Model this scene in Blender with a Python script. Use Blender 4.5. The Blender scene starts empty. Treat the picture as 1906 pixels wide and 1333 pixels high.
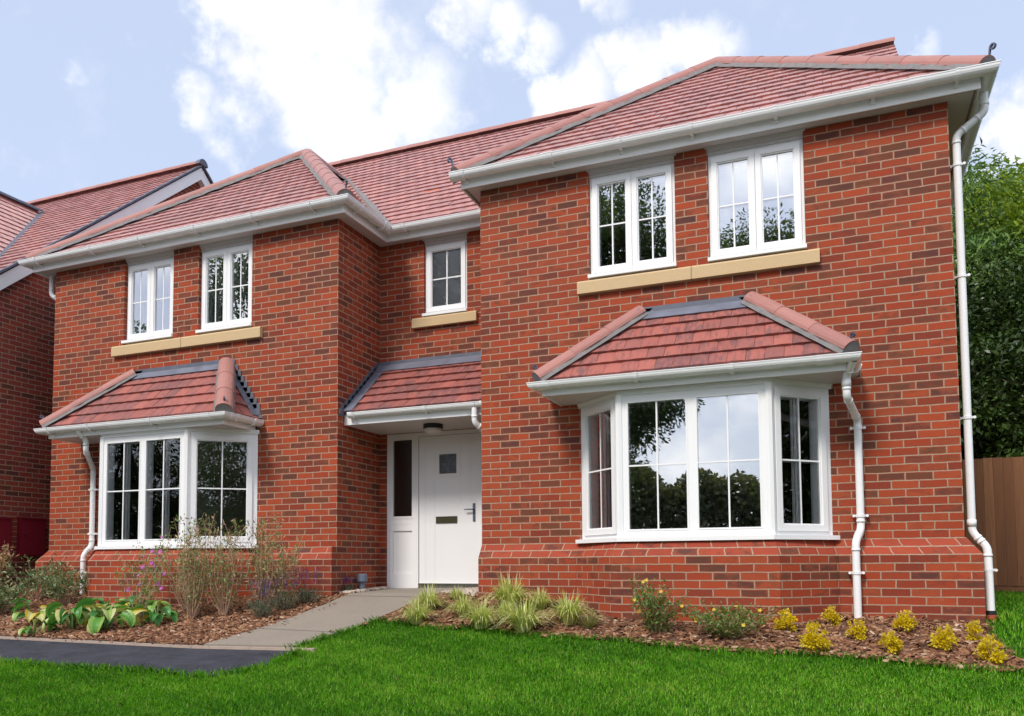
import bpy, math, random
import numpy as np
from mathutils import Vector, Matrix
from mathutils.geometry import delaunay_2d_cdt
random.seed(7)
RNG = np.random.default_rng(11)
SC = bpy.context.scene
COL = SC.collection
PI = math.pi

# ------------------------------------------------------------------ materials
class Nodes:
    def __init__(s, tree):
        s.t = tree
        tree.nodes.clear()
    def n(s, kind, props=None, **inp):
        nd = s.t.nodes.new(kind)
        for k, v in (props or {}).items():
            setattr(nd, k, v)
        for k, v in inp.items():
            key = int(k[1:]) if k[0] == 'i' and k[1:].isdigit() else k.replace('_', ' ')
            s.set(nd.inputs[key], v)
        return nd
    def set(s, sock, v):
        if isinstance(v, bpy.types.NodeSocket):
            s.t.links.new(v, sock)
        elif isinstance(v, bpy.types.Node):
            s.t.links.new(v.outputs[0], sock)
        else:
            if hasattr(sock.default_value, '__len__') and not hasattr(v, '__len__'):
                v = [v] * len(sock.default_value)
            if hasattr(sock.default_value, '__len__') and len(sock.default_value) == 4 and len(v) == 3:
                v = (*v, 1)
            sock.default_value = v
    def m(s, op, a, b=0.0, c=None):
        nd = s.n('ShaderNodeMath', {'operation': op}, i0=a, i1=b)
        if c is not None:
            s.set(nd.inputs[2], c)
        return nd.outputs[0]
    def vm(s, op, a, b=(0, 0, 0)):
        nd = s.n('ShaderNodeVectorMath', {'operation': op}, i0=a, i1=b)
        return nd.outputs[1] if op in ('DOT_PRODUCT', 'LENGTH', 'DISTANCE') else nd.outputs[0]
    def mix(s, f, a, b, mode='MIX'):
        nd = s.n('ShaderNodeMix', {'data_type': 'RGBA', 'blend_type': mode})
        s.set(nd.inputs[0], f); s.set(nd.inputs[6], a); s.set(nd.inputs[7], b)
        return nd.outputs[2]
    def ss(s, v, lo, hi, o0=0.0, o1=1.0):
        nd = s.n('ShaderNodeMapRange', {'interpolation_type': 'SMOOTHSTEP'}, i0=v, i1=lo, i2=hi, i3=o0, i4=o1)
        return nd.outputs[0]
    def ramp(s, f, stops, interp='LINEAR'):
        nd = s.n('ShaderNodeValToRGB', i0=f)
        cr = nd.color_ramp
        cr.interpolation = interp
        while len(cr.elements) < len(stops):
            cr.elements.new(0.5)
        for e, (p, c) in zip(cr.elements, stops):
            e.position = p; e.color = (*c, 1)
        return nd.outputs[0]
    def noise(s, vec=None, scale=5.0, detail=3.0, rough=0.5):
        nd = s.n('ShaderNodeTexNoise', Scale=scale, Detail=detail, Roughness=rough)
        if vec is not None:
            s.set(nd.inputs['Vector'], vec)
        return nd.outputs[0]
    def attr(s, name):
        return s.n('ShaderNodeAttribute', {'attribute_name': name}).outputs['Fac']
    def pos(s):
        return s.n('ShaderNodeNewGeometry').outputs['Position']

def new_mat(name):
    m = bpy.data.materials.new(name)
    m.use_nodes = True
    return m, Nodes(m.node_tree)

def finish(N, **kw):
    b = N.n('ShaderNodeBsdfPrincipled', **kw)
    o = N.n('ShaderNodeOutputMaterial')
    N.t.links.new(b.outputs[0], o.inputs[0])
    return b

def bump(N, h, strength=0.3, dist=0.01):
    return N.n('ShaderNodeBump', Strength=strength, Distance=dist, Height=h).outputs[0]

def mat_plain(name, col, rough=0.5, var=0.12, scale=6.0, metallic=0.0, bumps=0.0, spec=0.5, fine=0.0):
    m, N = new_mat(name)
    nz = N.noise(N.pos(), scale, 4)
    c = N.mix(nz, [x * (1 - var) for x in col], [min(1, x * (1 + var)) for x in col])
    if fine:
        c = N.mix(N.ss(N.noise(N.pos(), scale * 25, 3), 0.35, 0.7), c, [x * (1 - fine) for x in col])
    kw = dict(Base_Color=c, Roughness=N.ss(nz, 0.2, 0.8, rough * 0.85, min(1, rough * 1.15)), Metallic=metallic, Specular_IOR_Level=spec)
    if bumps:
        kw['Normal'] = bump(N, N.noise(N.pos(), scale * 20, 4), bumps, 0.004)
    finish(N, **kw)
    return m

def mat_brick(name, reds, dark=0.28, mort=(0.37, 0.255, 0.18), seed=0.0):
    m, N = new_mat(name)
    uv = N.n('ShaderNodeUVMap').outputs[0]
    sp = N.n('ShaderNodeSeparateXYZ', i0=uv)
    wob = N.n('ShaderNodeTexNoise', Scale=9.0, Detail=2.0)
    N.set(wob.inputs['Vector'], uv)
    wo = N.n('ShaderNodeSeparateXYZ', i0=wob.outputs[1])
    u0 = N.m('ADD', sp.outputs[0], N.m('MULTIPLY', N.m('SUBTRACT', wo.outputs[0], 0.5), 0.012))
    v0 = N.m('ADD', sp.outputs[1], N.m('MULTIPLY', N.m('SUBTRACT', wo.outputs[1], 0.5), 0.010))
    vv = N.m('DIVIDE', v0, 0.075)
    row = N.m('FLOOR', vv)
    par = N.m('FLOORED_MODULO', row, 2.0)
    jit = N.n('ShaderNodeTexWhiteNoise', {'noise_dimensions': '1D'}, W=N.m('ADD', row, 3.3 + seed)).outputs[0]
    uu = N.m('ADD', N.m('ADD', N.m('DIVIDE', u0, 0.225), N.m('MULTIPLY', par, 0.5)), N.m('MULTIPLY', jit, 0.025))
    col = N.m('FLOOR', uu)
    fx = N.m('MULTIPLY', N.m('SUBTRACT', uu, col), 0.225)
    fz = N.m('MULTIPLY', N.m('SUBTRACT', vv, row), 0.075)
    dx = N.m('MINIMUM', fx, N.m('SUBTRACT', 0.225, fx))
    dz = N.m('MINIMUM', fz, N.m('SUBTRACT', 0.075, fz))
    d = N.m('MINIMUM', dx, dz)
    fine = N.noise(uv, 160.0, 3)
    d = N.m('ADD', d, N.m('MULTIPLY', N.m('SUBTRACT', fine, 0.5), 0.0065))
    brick = N.ss(d, 0.0042, 0.0068)
    idv = N.n('ShaderNodeCombineXYZ', i0=col, i1=row, i2=seed)
    wn = N.n('ShaderNodeTexWhiteNoise', {'noise_dimensions': '3D'}, Vector=idv)
    r1 = wn.outputs[0]
    rc = N.n('ShaderNodeSeparateXYZ', i0=wn.outputs[1])
    base = N.ramp(r1, [(0.0, reds[0]), (0.35, reds[1]), (0.65, reds[2]), (1.0, reds[3])])
    # kiln-dark bricks and blotches inside some bricks, each blotch with its own place
    off = N.vm('SCALE', wn.outputs[1]); N.t.nodes[-1].inputs['Scale'].default_value = 37.0
    blot = N.noise(N.vm('ADD', N.vm('MULTIPLY', uv, (9, 16, 1)), off), 1.0, 3, 0.6)
    amt = N.ss(rc.outputs[1], 1.0 - dark, 1.0 - dark * 0.25)
    bl = N.m('MULTIPLY', N.ss(N.m('ADD', blot, N.m('MULTIPLY', amt, 0.30)), 0.46, 0.63), N.ss(rc.outputs[1], 0.34, 0.90))
    darkc = N.mix(rc.outputs[2], (0.050, 0.029, 0.029), (0.105, 0.050, 0.026))
    edge = N.ss(d, 0.004, 0.018, 0.15, 1.0)
    base = N.mix(N.m('MULTIPLY', N.m('MULTIPLY', bl, 0.85), edge), base, darkc)
    soft = N.noise(N.vm('ADD', N.vm('MULTIPLY', uv, (7, 11, 1)), off), 1.0, 4, 0.65)
    base = N.mix(N.ss(soft, 0.40, 0.70, 0.0, 0.55), base, N.mix(rc.outputs[0], (0.17, 0.040, 0.020), (0.40, 0.085, 0.032)))
    base = N.mix(N.m('MULTIPLY', N.ss(fine, 0.45, 0.8), 0.28), base, (0.12, 0.035, 0.022))
    big = N.noise(uv, 0.55, 3)
    base = N.mix(N.m('MULTIPLY', N.ss(big, 0.4, 0.75), 0.18), base, (0.24, 0.07, 0.04))
    bloom = N.m('MULTIPLY', N.ss(N.noise(uv, 1.3, 5, .7), .66, .80), N.ss(N.noise(uv, 45.0, 3), .40, .65))
    base = N.mix(N.m('MULTIPLY', bloom, .45), base, (0.52, 0.36, 0.30))
    mc = N.mix(N.noise(uv, 30.0, 3), [x * 0.68 for x in mort], [x * 1.22 for x in mort])
    c = N.mix(brick, mc, base)
    h = N.m('ADD', N.m('MULTIPLY', brick, 1.0), N.m('MULTIPLY', fine, 0.25))
    finish(N, Base_Color=c, Roughness=N.m('SUBTRACT', 0.92, N.m('MULTIPLY', brick, 0.12)), Specular_IOR_Level=0.25,
           Normal=bump(N, h, 0.55, 0.006))
    return m

def mat_tile(name, c0, c1, c2, sheen=0.35, stain=0.5):
    m, N = new_mat(name)
    r = N.attr('rnd')
    uv = N.n('ShaderNodeUVMap').outputs[0]
    base = N.ramp(r, [(0.0, c0), (0.5, c1), (1.0, c2)])
    st = N.noise(N.vm('ADD', N.vm('MULTIPLY', uv, (26, 7, 1)), N.n('ShaderNodeCombineXYZ', i2=N.m('MULTIPLY', r, 60.0))), 1.0, 4, 0.65)
    r2 = N.m('FRACT', N.m('MULTIPLY', r, 7.31))
    amt = N.m('MULTIPLY', N.ss(N.m('ADD', st, N.m('MULTIPLY', r2, 0.22)), 0.54, 0.76), stain)
    base = N.mix(amt, base, (0.12, 0.055, 0.058))
    base = N.mix(N.m('MULTIPLY', N.ss(N.noise(uv, 120, 3), 0.45, 0.8), 0.2), base, (0.48, 0.27, 0.24))
    finish(N, Base_Color=base, Roughness=0.62, Specular_IOR_Level=0.4, Sheen_Weight=sheen, Sheen_Roughness=0.45,
           Sheen_Tint=(1, 0.86, 0.84), Normal=bump(N, N.noise(uv, 150, 3), 0.2, 0.003))
    return m

def mat_leaf(name, stops, trans=0.35, rough=0.45, attr='rnd', spec=0.4):
    m, N = new_mat(name)
    c = N.ramp(N.attr(attr), stops)
    c = N.mix(N.noise(N.pos(), 14.0, 2), c, N.mix(0.22, c, (0.02, 0.02, 0.01), 'MIX'))
    b = N.n('ShaderNodeBsdfPrincipled', Base_Color=c, Roughness=rough, Specular_IOR_Level=spec)
    t = N.n('ShaderNodeBsdfTranslucent', Color=N.mix(1.0, c, (1.0, 1.0, 0.55), 'MULTIPLY'))
    mx = N.n('ShaderNodeMixShader', i0=trans, i1=b.outputs[0], i2=t.outputs[0])
    o = N.n('ShaderNodeOutputMaterial')
    N.t.links.new(mx.outputs[0], o.inputs[0])
    return m

def mat_glass(name, refl=0.16, tint=(0.88, 0.93, 0.90), ripple=0.0, rscale=40, rough=0.0):
    m, N = new_mat(name)
    kw = {}
    if ripple:
        kw['Normal'] = bump(N, N.noise(N.pos(), rscale, 2), ripple, 0.01)
    fr = N.n('ShaderNodeFresnel', IOR=1.5)
    fac = N.m('MINIMUM', N.m('ADD', N.m('MULTIPLY', fr.outputs[0], 1.5), refl), 1.0)
    g = N.n('ShaderNodeBsdfGlossy', Color=(1, 1, 1), Roughness=rough, **kw)
    t = N.n('ShaderNodeBsdfTransparent', Color=tint)
    mx = N.n('ShaderNodeMixShader', i0=fac, i1=t.outputs[0], i2=g.outputs[0])
    o = N.n('ShaderNodeOutputMaterial')
    N.t.links.new(mx.outputs[0], o.inputs[0])
    return m

REDS = [(0.205, 0.034, 0.017), (0.31, 0.045, 0.017), (0.38, 0.059, 0.019), (0.26, 0.052, 0.022)]
MT = {}
MT['brick'] = mat_brick('red_multi_brick', REDS, 0.36)
MT['plinth'] = mat_brick('red_plinth_brick', [(0.29, 0.045, 0.022), (0.33, 0.052, 0.025), (0.35, 0.058, 0.028), (0.28, 0.046, 0.025)], 0.05, seed=5.0)
MT['nbrick'] = mat_brick('neighbour_brick', [(0.21, 0.038, 0.030), (0.27, 0.046, 0.033), (0.31, 0.052, 0.036), (0.22, 0.050, 0.040)], 0.35, seed=9.0)
MT['tile'] = mat_tile('roof_tile', (0.44, 0.175, 0.145), (0.53, 0.225, 0.19), (0.38, 0.15, 0.13), 0.8, 0.35)
MT['tile2'] = mat_tile('porch_tile', (0.29, 0.078, 0.058), (0.38, 0.105, 0.076), (0.25, 0.078, 0.066), 0.2, 0.75)
MT['cap'] = mat_tile('hip_tile', (0.36, 0.155, 0.125), (0.40, 0.175, 0.145), (0.35, 0.15, 0.125), 0.35, 0.15)
MT['under'] = mat_plain('tile_underlay', (0.10, 0.028, 0.024), 0.9)
MT['mortar'] = mat_plain('grey_bedding_mortar', (0.21, 0.195, 0.19), 0.95, 0.4, 18, bumps=0.5)
MT['lead'] = mat_plain('lead_sheet', (0.17, 0.185, 0.235), 0.42, 0.35, 7, metallic=0.25, bumps=0.25)
MT['lead2'] = mat_plain('weathered_lead', (0.11, 0.12, 0.155), 0.6, 0.35, 9, metallic=0.1, bumps=0.25)
MT['white'] = mat_plain('white_upvc', (0.83, 0.83, 0.83), 0.32, 0.02, 3)
MT['gut'] = mat_plain('white_gutter_plastic', (0.82, 0.82, 0.82), 0.28, 0.03, 4)
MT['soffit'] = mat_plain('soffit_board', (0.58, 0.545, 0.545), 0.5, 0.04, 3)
MT['stone'] = mat_plain('buff_stone', (0.59, 0.425, 0.235), 0.85, 0.10, 9, bumps=0.35, fine=0.15)
MT['glass'] = mat_glass('window_glass', 0.34, (.95, .97, .95), .012, 3)
MT['glassL'] = mat_glass('clear_window_glass', 0.045, (.985, .99, .985), .012, 3)
MT['glassU'] = mat_glass('upper_window_glass', 0.40, (.9, .93, .92), .012, 3)
MT['obsc'] = mat_glass('textured_glass', 0.03, (0.30, 0.34, 0.33), 0.6, 55, 0.06)
MT['iron'] = mat_plain('dark_iron', (0.13, 0.145, 0.19), 0.45, 0.2, 20, metallic=0.7)
MT['chrome'] = mat_plain('chrome', (0.62, 0.60, 0.56), 0.18, 0.05, 20, metallic=1.0)
MT['brass'] = mat_plain('bronze_plate', (0.10, 0.085, 0.045), 0.35, 0.2, 20, metallic=0.6)
MT['black'] = mat_plain('black_rubber', (0.015, 0.015, 0.017), 0.5, 0.1)
MT['room'] = mat_plain('cream_wall_paint', (0.86, 0.87, 0.79), 0.9, 0.03, 2)
MT['carpet'] = mat_plain('room_floor', (0.16, 0.13, 0.10), 0.95, 0.1, 12)
MT['lamp'] = mat_plain('lamp_diffuser', (0.62, 0.58, 0.54), 0.35, 0.05, 9)
MT['grey'] = mat_plain('grey_plastic', (0.13, 0.155, 0.21), 0.5, 0.12, 9)
MT['meter'] = mat_plain('maroon_plastic', (0.19, 0.006, 0.020), 0.5, 0.06, 3)
MT['clay'] = mat_plain('clay_collar', (0.40, 0.085, 0.035), 0.8, 0.12, 12)
MT['flag'] = mat_plain('path_concrete', (0.265, 0.225, 0.18), 0.9, 0.18, 2.3, bumps=0.35, fine=0.14)
MT['kerb'] = mat_plain('edging_strip', (0.40, 0.31, 0.25), 0.9, 0.2, 9, bumps=0.3)
MT['gravel'] = mat_plain('pale_gravel', (0.50, 0.42, 0.345), 0.9, 0.35, 40)
MT['bark'] = mat_plain('bark_soil', (0.105, 0.052, 0.030), 0.95, 0.4, 30, bumps=0.6)
MT['stem'] = mat_plain('plant_stem', (0.40, 0.255, 0.175), 0.8, 0.3, 20)
MT['stemg'] = mat_plain('green_stem', (0.12, 0.19, 0.04), 0.6, 0.3, 20)
MT['trunk'] = mat_plain('tree_bark', (0.085, 0.062, 0.042), 0.95, 0.35, 8, bumps=0.6)

def mk_tarmac():
    m, N = new_mat('tarmac')
    p = N.pos()
    c = N.mix(N.ss(N.noise(p, 4.5, 6, .7), .3, .7), (0.012, 0.013, 0.020), (0.036, 0.037, 0.052))
    sp = N.ss(N.noise(p, 75, 2), 0.58, 0.70)
    c = N.mix(N.m('MULTIPLY', sp, 0.5), c, (0.10, 0.10, 0.115))
    stp = N.noise(N.vm('MULTIPLY', p, (1.2, 7, 1)), 2.0, 4, 0.7)
    c = N.mix(N.m('MULTIPLY', N.ss(stp, 0.54, 0.72), 0.6), c, (0.085, 0.08, 0.085))
    finish(N, Base_Color=c, Roughness=0.8, Normal=bump(N, N.noise(p, 150, 3), 0.5, 0.006))
    return m
MT['tarmac'] = mk_tarmac()

def mk_lawn():
    m, N = new_mat('lawn_turf')
    p = N.pos()
    c = N.mix(N.noise(p, 1.1, 4), (0.022, 0.060, 0.010), (0.036, 0.085, 0.014))
    c = N.mix(N.ss(N.noise(p, 60, 3), 0.4, 0.75), c, (0.014, 0.038, 0.006))
    finish(N, Base_Color=c, Roughness=0.95, Specular_IOR_Level=0.1, Normal=bump(N, N.noise(p, 90, 3), 0.8, 0.02))
    return m
MT['lawn'] = mk_lawn()

def mk_fence():
    m, N = new_mat('brown_timber')
    p = N.pos()
    r = N.attr('rnd')
    g = N.noise(N.vm('MULTIPLY', p, (60, 60, 2.2)), 1.0, 4, 0.6)
    c = N.mix(r, (0.19, 0.078, 0.032), (0.36, 0.165, 0.070))
    c = N.mix(N.m('MULTIPLY', N.ss(g, 0.42, 0.75), 0.55), c, (0.11, 0.046, 0.024))
    kn = N.n('ShaderNodeTexVoronoi', Scale=5.0).outputs[0]
    c = N.mix(N.ss(kn, 0.10, 0.03), c, (0.025, 0.012, 0.01))
    finish(N, Base_Color=c, Roughness=0.85, Normal=bump(N, g, 0.3, 0.005))
    return m
MT['fence'] = mk_fence()

def mk_chip():
    m, N = new_mat('bark_chip')
    c = N.ramp(N.attr('rnd'), [(0.0, (0.085, 0.034, 0.018)), (0.3, (0.21, 0.092, 0.046)), (0.7, (0.37, 0.18, 0.095)), (0.93, (0.47, 0.275, 0.165)), (1.0, (0.66, 0.50, 0.35))])
    c = N.mix(N.noise(N.pos(), 70, 3), c, N.mix(0.5, c, (0.03, 0.015, 0.01)))
    finish(N, Base_Color=c, Roughness=0.9, Specular_IOR_Level=0.2)
    return m
MT['chip'] = mk_chip()

G3 = lambda a, b, c: [(0.0, a), (0.5, b), (1.0, c)]
MT['grass'] = mat_leaf('grass_blade', [(0.0, (0.055, 0.22, 0.007)), (0.4, (0.14, 0.46, 0.015)), (0.75, (0.27, 0.64, 0.026)), (0.93, (0.50, 0.74, 0.11)), (1.0, (0.38, 0.36, 0.15))], 0.3, 0.55, spec=0.25)
MT['hosta'] = mat_leaf('hosta_leaf', [(0.0, (0.045, 0.19, 0.045)), (0.3, (0.08, 0.29, 0.055)), (0.5, (0.16, 0.40, 0.06)), (0.68, (0.42, 0.55, 0.13)), (0.85, (0.68, 0.66, 0.32)), (1.0, (0.72, 0.52, 0.03))], 0.28, 0.38)
MT['sedge'] = mat_leaf('sedge_blade', [(0.0, (0.32, 0.43, 0.06)), (0.4, (0.62, 0.70, 0.16)), (0.85, (0.82, 0.83, 0.45)), (1.0, (0.66, 0.54, 0.33))], 0.3, 0.5)
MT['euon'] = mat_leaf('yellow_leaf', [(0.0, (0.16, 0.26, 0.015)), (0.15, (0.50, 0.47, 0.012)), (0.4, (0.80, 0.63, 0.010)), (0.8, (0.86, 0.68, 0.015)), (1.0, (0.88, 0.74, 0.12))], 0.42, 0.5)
MT['poten'] = mat_leaf('shrub_leaf', [(0.0, (0.06, 0.12, 0.02)), (0.45, (0.14, 0.24, 0.04)), (0.75, (0.21, 0.30, 0.07)), (1.0, (0.30, 0.17, 0.08))], 0.3)
MT['willow'] = mat_leaf('willowy_leaf', [(0.0, (0.12, 0.22, 0.055)), (0.45, (0.26, 0.36, 0.11)), (0.65, (0.44, 0.36, 0.18)), (0.82, (0.58, 0.32, 0.22)), (1.0, (0.56, 0.50, 0.20))], 0.3)
MT['varieg'] = mat_leaf('pale_edged_leaf', [(0.0, (0.05, 0.11, 0.03)), (0.45, (0.13, 0.22, 0.08)), (0.75, (0.30, 0.37, 0.18)), (1.0, (0.58, 0.55, 0.34))], 0.25)
MT['lav'] = mat_leaf('grey_green_leaf', G3((0.035, 0.085, 0.045), (0.07, 0.14, 0.075), (0.13, 0.19, 0.11)), 0.2, 0.6)
MT['purple'] = mat_leaf('purple_petal', G3((0.07, 0.03, 0.16), (0.12, 0.05, 0.26), (0.20, 0.10, 0.30)), 0.3)
MT['magenta'] = mat_leaf('magenta_petal', G3((0.45, 0.08, 0.42), (0.55, 0.12, 0.50), (0.60, 0.25, 0.50)), 0.3)
MT['yellowp'] = mat_leaf('yellow_petal', G3((0.75, 0.45, 0.02), (0.80, 0.55, 0.03), (0.80, 0.60, 0.10)), 0.3)
MT['tlight'] = mat_leaf('bright_tree_leaf', [(0.0, (0.09, 0.17, 0.012)), (0.5, (0.22, 0.34, 0.02)), (0.85, (0.36, 0.46, 0.035)), (1.0, (0.48, 0.53, 0.08))], 0.35)
MT['tdark'] = mat_leaf('dark_tree_leaf', [(0.0, (0.018, 0.036, 0.010)), (0.5, (0.045, 0.085, 0.016)), (0.9, (0.085, 0.15, 0.03)), (1.0, (0.15, 0.22, 0.08))], 0.2, 0.35)
MT['tconif'] = mat_leaf('conifer_spray', [(0.0, (0.04, 0.10, 0.022)), (0.5, (0.10, 0.21, 0.035)), (1.0, (0.19, 0.32, 0.055))], 0.2, 0.6)
MT['tback'] = mat_leaf('garden_tree_leaf', [(0.0, (0.03, 0.055, 0.015)), (0.5, (0.075, 0.125, 0.03)), (1.0, (0.15, 0.20, 0.06))], 0.45)
MT['thedge'] = mat_leaf('field_hedge_leaf', [(0.0, (0.07, 0.085, 0.04)), (0.5, (0.12, 0.14, 0.06)), (1.0, (0.20, 0.20, 0.10))], 0.45)

# ------------------------------------------------------------------ mesh builder
class MB:
    def __init__(s):
        s.v = []; s.f = []; s.uv = []; s.mi = []; s.r = []
    def face(s, pts, uv=None, mi=0, rnd=0.5):
        i = len(s.v)
        s.v.extend([tuple(p) for p in pts])
        s.f.append(tuple(range(i, i + len(pts))))
        s.uv.append(uv if uv else [(0.0, 0.0)] * len(pts))
        s.mi.append(mi)
        s.r.extend([rnd] * len(pts))
    def box(s, x0, x1, y0, y1, z0, z1, mi=0, rnd=0.5):
        s.obox(Vector((x0, y0, z0)), Vector((x1 - x0, 0, 0)), Vector((0, y1 - y0, 0)), Vector((0, 0, z1 - z0)), mi, rnd)
    def obox(s, o, a, b, c, mi=0, rnd=0.5):
        o, a, b, c = Vector(o), Vector(a), Vector(b), Vector(c)
        if a.cross(b).dot(c) < 0:
            a, b = b, a
        P = [o, o + a, o + a + b, o + b, o + c, o + a + c, o + a + b + c, o + b + c]
        i = len(s.v)
        s.v.extend([tuple(p) for p in P])
        for q in ((0, 3, 2, 1), (4, 5, 6, 7), (0, 1, 5, 4), (1, 2, 6, 5), (2, 3, 7, 6), (3, 0, 4, 7)):
            s.f.append(tuple(i + k for k in q))
            pq = [P[k] for k in q]
            n = (pq[1] - pq[0]).cross(pq[2] - pq[0])
            ax = max(range(3), key=lambda k: abs(n[k]))
            s.uv.append([((p.y, p.z), (p.x, p.z), (p.x, p.y))[ax] for p in pq])
            s.mi.append(mi)
        s.r.extend([rnd] * 8)
    def tube(s, pts, rad, n=10, caps=True, mi=0, rnd=0.5):
        pts = [Vector(p) for p in pts]
        rads = rad if hasattr(rad, '__len__') else [rad] * len(pts)
        i0 = len(s.v)
        up = None
        for k, p in enumerate(pts):
            if k == 0: t = pts[1] - p
            elif k == len(pts) - 1: t = p - pts[k - 1]
            else: t = (pts[k + 1] - p).normalized() + (p - pts[k - 1]).normalized()
            t.normalize()
            if up is None:
                up = t.orthogonal().normalized()
            else:
                up = (up - t * up.dot(t)).normalized()
            sd = t.cross(up)
            for j in range(n):
                a = 2 * PI * j / n
                s.v.append(tuple(p + (up * math.cos(a) + sd * math.sin(a)) * rads[k]))
                s.r.append(rnd)
        for k in range(len(pts) - 1):
            for j in range(n):
                a = i0 + k * n + j; b = i0 + k * n + (j + 1) % n
                s.f.append((a, b, b + n, a + n)); s.uv.append([(0, 0)] * 4); s.mi.append(mi)
        if caps:
            s.f.append(tuple(i0 + j for j in range(n))[::-1]); s.uv.append([(0, 0)] * n); s.mi.append(mi)
            e = i0 + (len(pts) - 1) * n
            s.f.append(tuple(e + j for j in range(n))); s.uv.append([(0, 0)] * n); s.mi.append(mi)
    def sweep(s, path, prof, caps=True, mi=0):
        """profile (out, z) carried along a plan polyline; 'out' is to the left of travel"""
        path = [Vector(p) for p in path]
        offs = []
        for k in range(len(path)):
            ns = []
            if k > 0:
                d = (path[k] - path[k - 1]).normalized(); ns.append(Vector((-d.y, d.x)))
            if k < len(path) - 1:
                d = (path[k + 1] - path[k]).normalized(); ns.append(Vector((-d.y, d.x)))
            if len(ns) == 2:
                b = ns[0] + ns[1]
                offs.append(b * (2.0 / b.dot(b)))
            else:
                offs.append(ns[0])
        i0 = len(s.v); n = len(prof)
        for p, o in zip(path, offs):
            for (u, z) in prof:
                s.v.append((p.x + o.x * u, p.y + o.y * u, z)); s.r.append(0.5)
        for k in range(len(path) - 1):
            for j in range(n):
                a = i0 + k * n + j; b = i0 + k * n + (j + 1) % n
                s.f.append((a, b, b + n, a + n)); s.uv.append([(0, 0)] * 4); s.mi.append(mi)
        if caps:
            s.f.append(tuple(i0 + j for j in range(n))); s.uv.append([(0, 0)] * n); s.mi.append(mi)
            e = i0 + (len(path) - 1) * n
            s.f.append(tuple(e + j for j in range(n))[::-1]); s.uv.append([(0, 0)] * n); s.mi.append(mi)
    def build(s, name, mats, parent=None, smooth=False, recalc=False, local=False):
        me = bpy.data.meshes.new(name)
        me.from_pydata(s.v, [], s.f)
        mats = mats if isinstance(mats, (list, tuple)) else [mats]
        for m in mats:
            me.materials.append(m)
        if len(mats) > 1:
            me.polygons.foreach_set('material_index', s.mi)
        uvl = me.uv_layers.new(name='UVMap')
        uvl.data.foreach_set('uv', [c for f in s.uv for p in f for c in (p[0], p[1])])
        a = me.attributes.new('rnd', 'FLOAT', 'POINT')
        a.data.foreach_set('value', s.r)
        if smooth:
            me.polygons.foreach_set('use_smooth', [True] * len(me.polygons))
        me.validate(); me.update()
        if recalc:
            import bmesh
            bm = bmesh.new(); bm.from_mesh(me)
            bmesh.ops.recalc_face_normals(bm, faces=bm.faces); bm.to_mesh(me); bm.free()
        o = bpy.data.objects.new(name, me)
        COL.objects.link(o)
        attach(o, parent, local)
        return o

def wloc(o):
    return o.location + wloc(o.parent) if o.parent else o.location.copy()

def attach(o, parent, local=False):
    if parent:
        if not local:
            o.location = -wloc(parent)
        o.parent = parent

def np_obj(name, V, F, mat, parent=None, rnd=None, mats_idx=None, local=False):
    """object from numpy arrays: V (n,3), F (m,k) of one polygon size"""
    me = bpy.data.meshes.new(name)
    n, m, k = len(V), len(F), F.shape[1]
    me.vertices.add(n); me.vertices.foreach_set('co', np.ascontiguousarray(V, dtype=np.float32).ravel())
    me.loops.add(m * k); me.loops.foreach_set('vertex_index', np.ascontiguousarray(F, dtype=np.int32).ravel())
    me.polygons.add(m); me.polygons.foreach_set('loop_start', np.arange(0, m * k, k, dtype=np.int32))
    mats = mat if isinstance(mat, (list, tuple)) else [mat]
    for q in mats:
        me.materials.append(q)
    if mats_idx is not None:
        me.polygons.foreach_set('material_index', mats_idx.astype(np.int32))
    if rnd is not None:
        a = me.attributes.new('rnd', 'FLOAT', 'POINT')
        a.data.foreach_set('value', rnd.astype(np.float32))
    me.update(calc_edges=True); me.validate()
    o = bpy.data.objects.new(name, me)
    COL.objects.link(o)
    attach(o, parent, local)
    return o

def tag(o, label=None, cat=None, group=None, kind=None):
    for k, v in (('label', label), ('category', cat), ('group', group), ('kind', kind)):
        if v: o[k] = v
    return o

def empty(name, loc=(0, 0, 0)):
    o = bpy.data.objects.new(name, None)
    COL.objects.link(o); o.location = loc
    o.empty_display_size = 0.2
    return o

# ------------------------------------------------------------------ ground shape
BX = [-40, -11, -6.5, -4.7, 0, 2, 10, 40]; BZ = [-.62, -.58, -.60, -.57, -.75, -.80, -.85, -.9]
DY = [-40, -20, -8.5, -3, -1.3, 0, 1, 5, 60]; DZ = [-1.3, -1.25, -.95, -.47, -.27, 0, .03, .10, .2]
def G(x, y):
    return np.interp(x, BX, BZ) + np.interp(y, DY, DZ)

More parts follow.
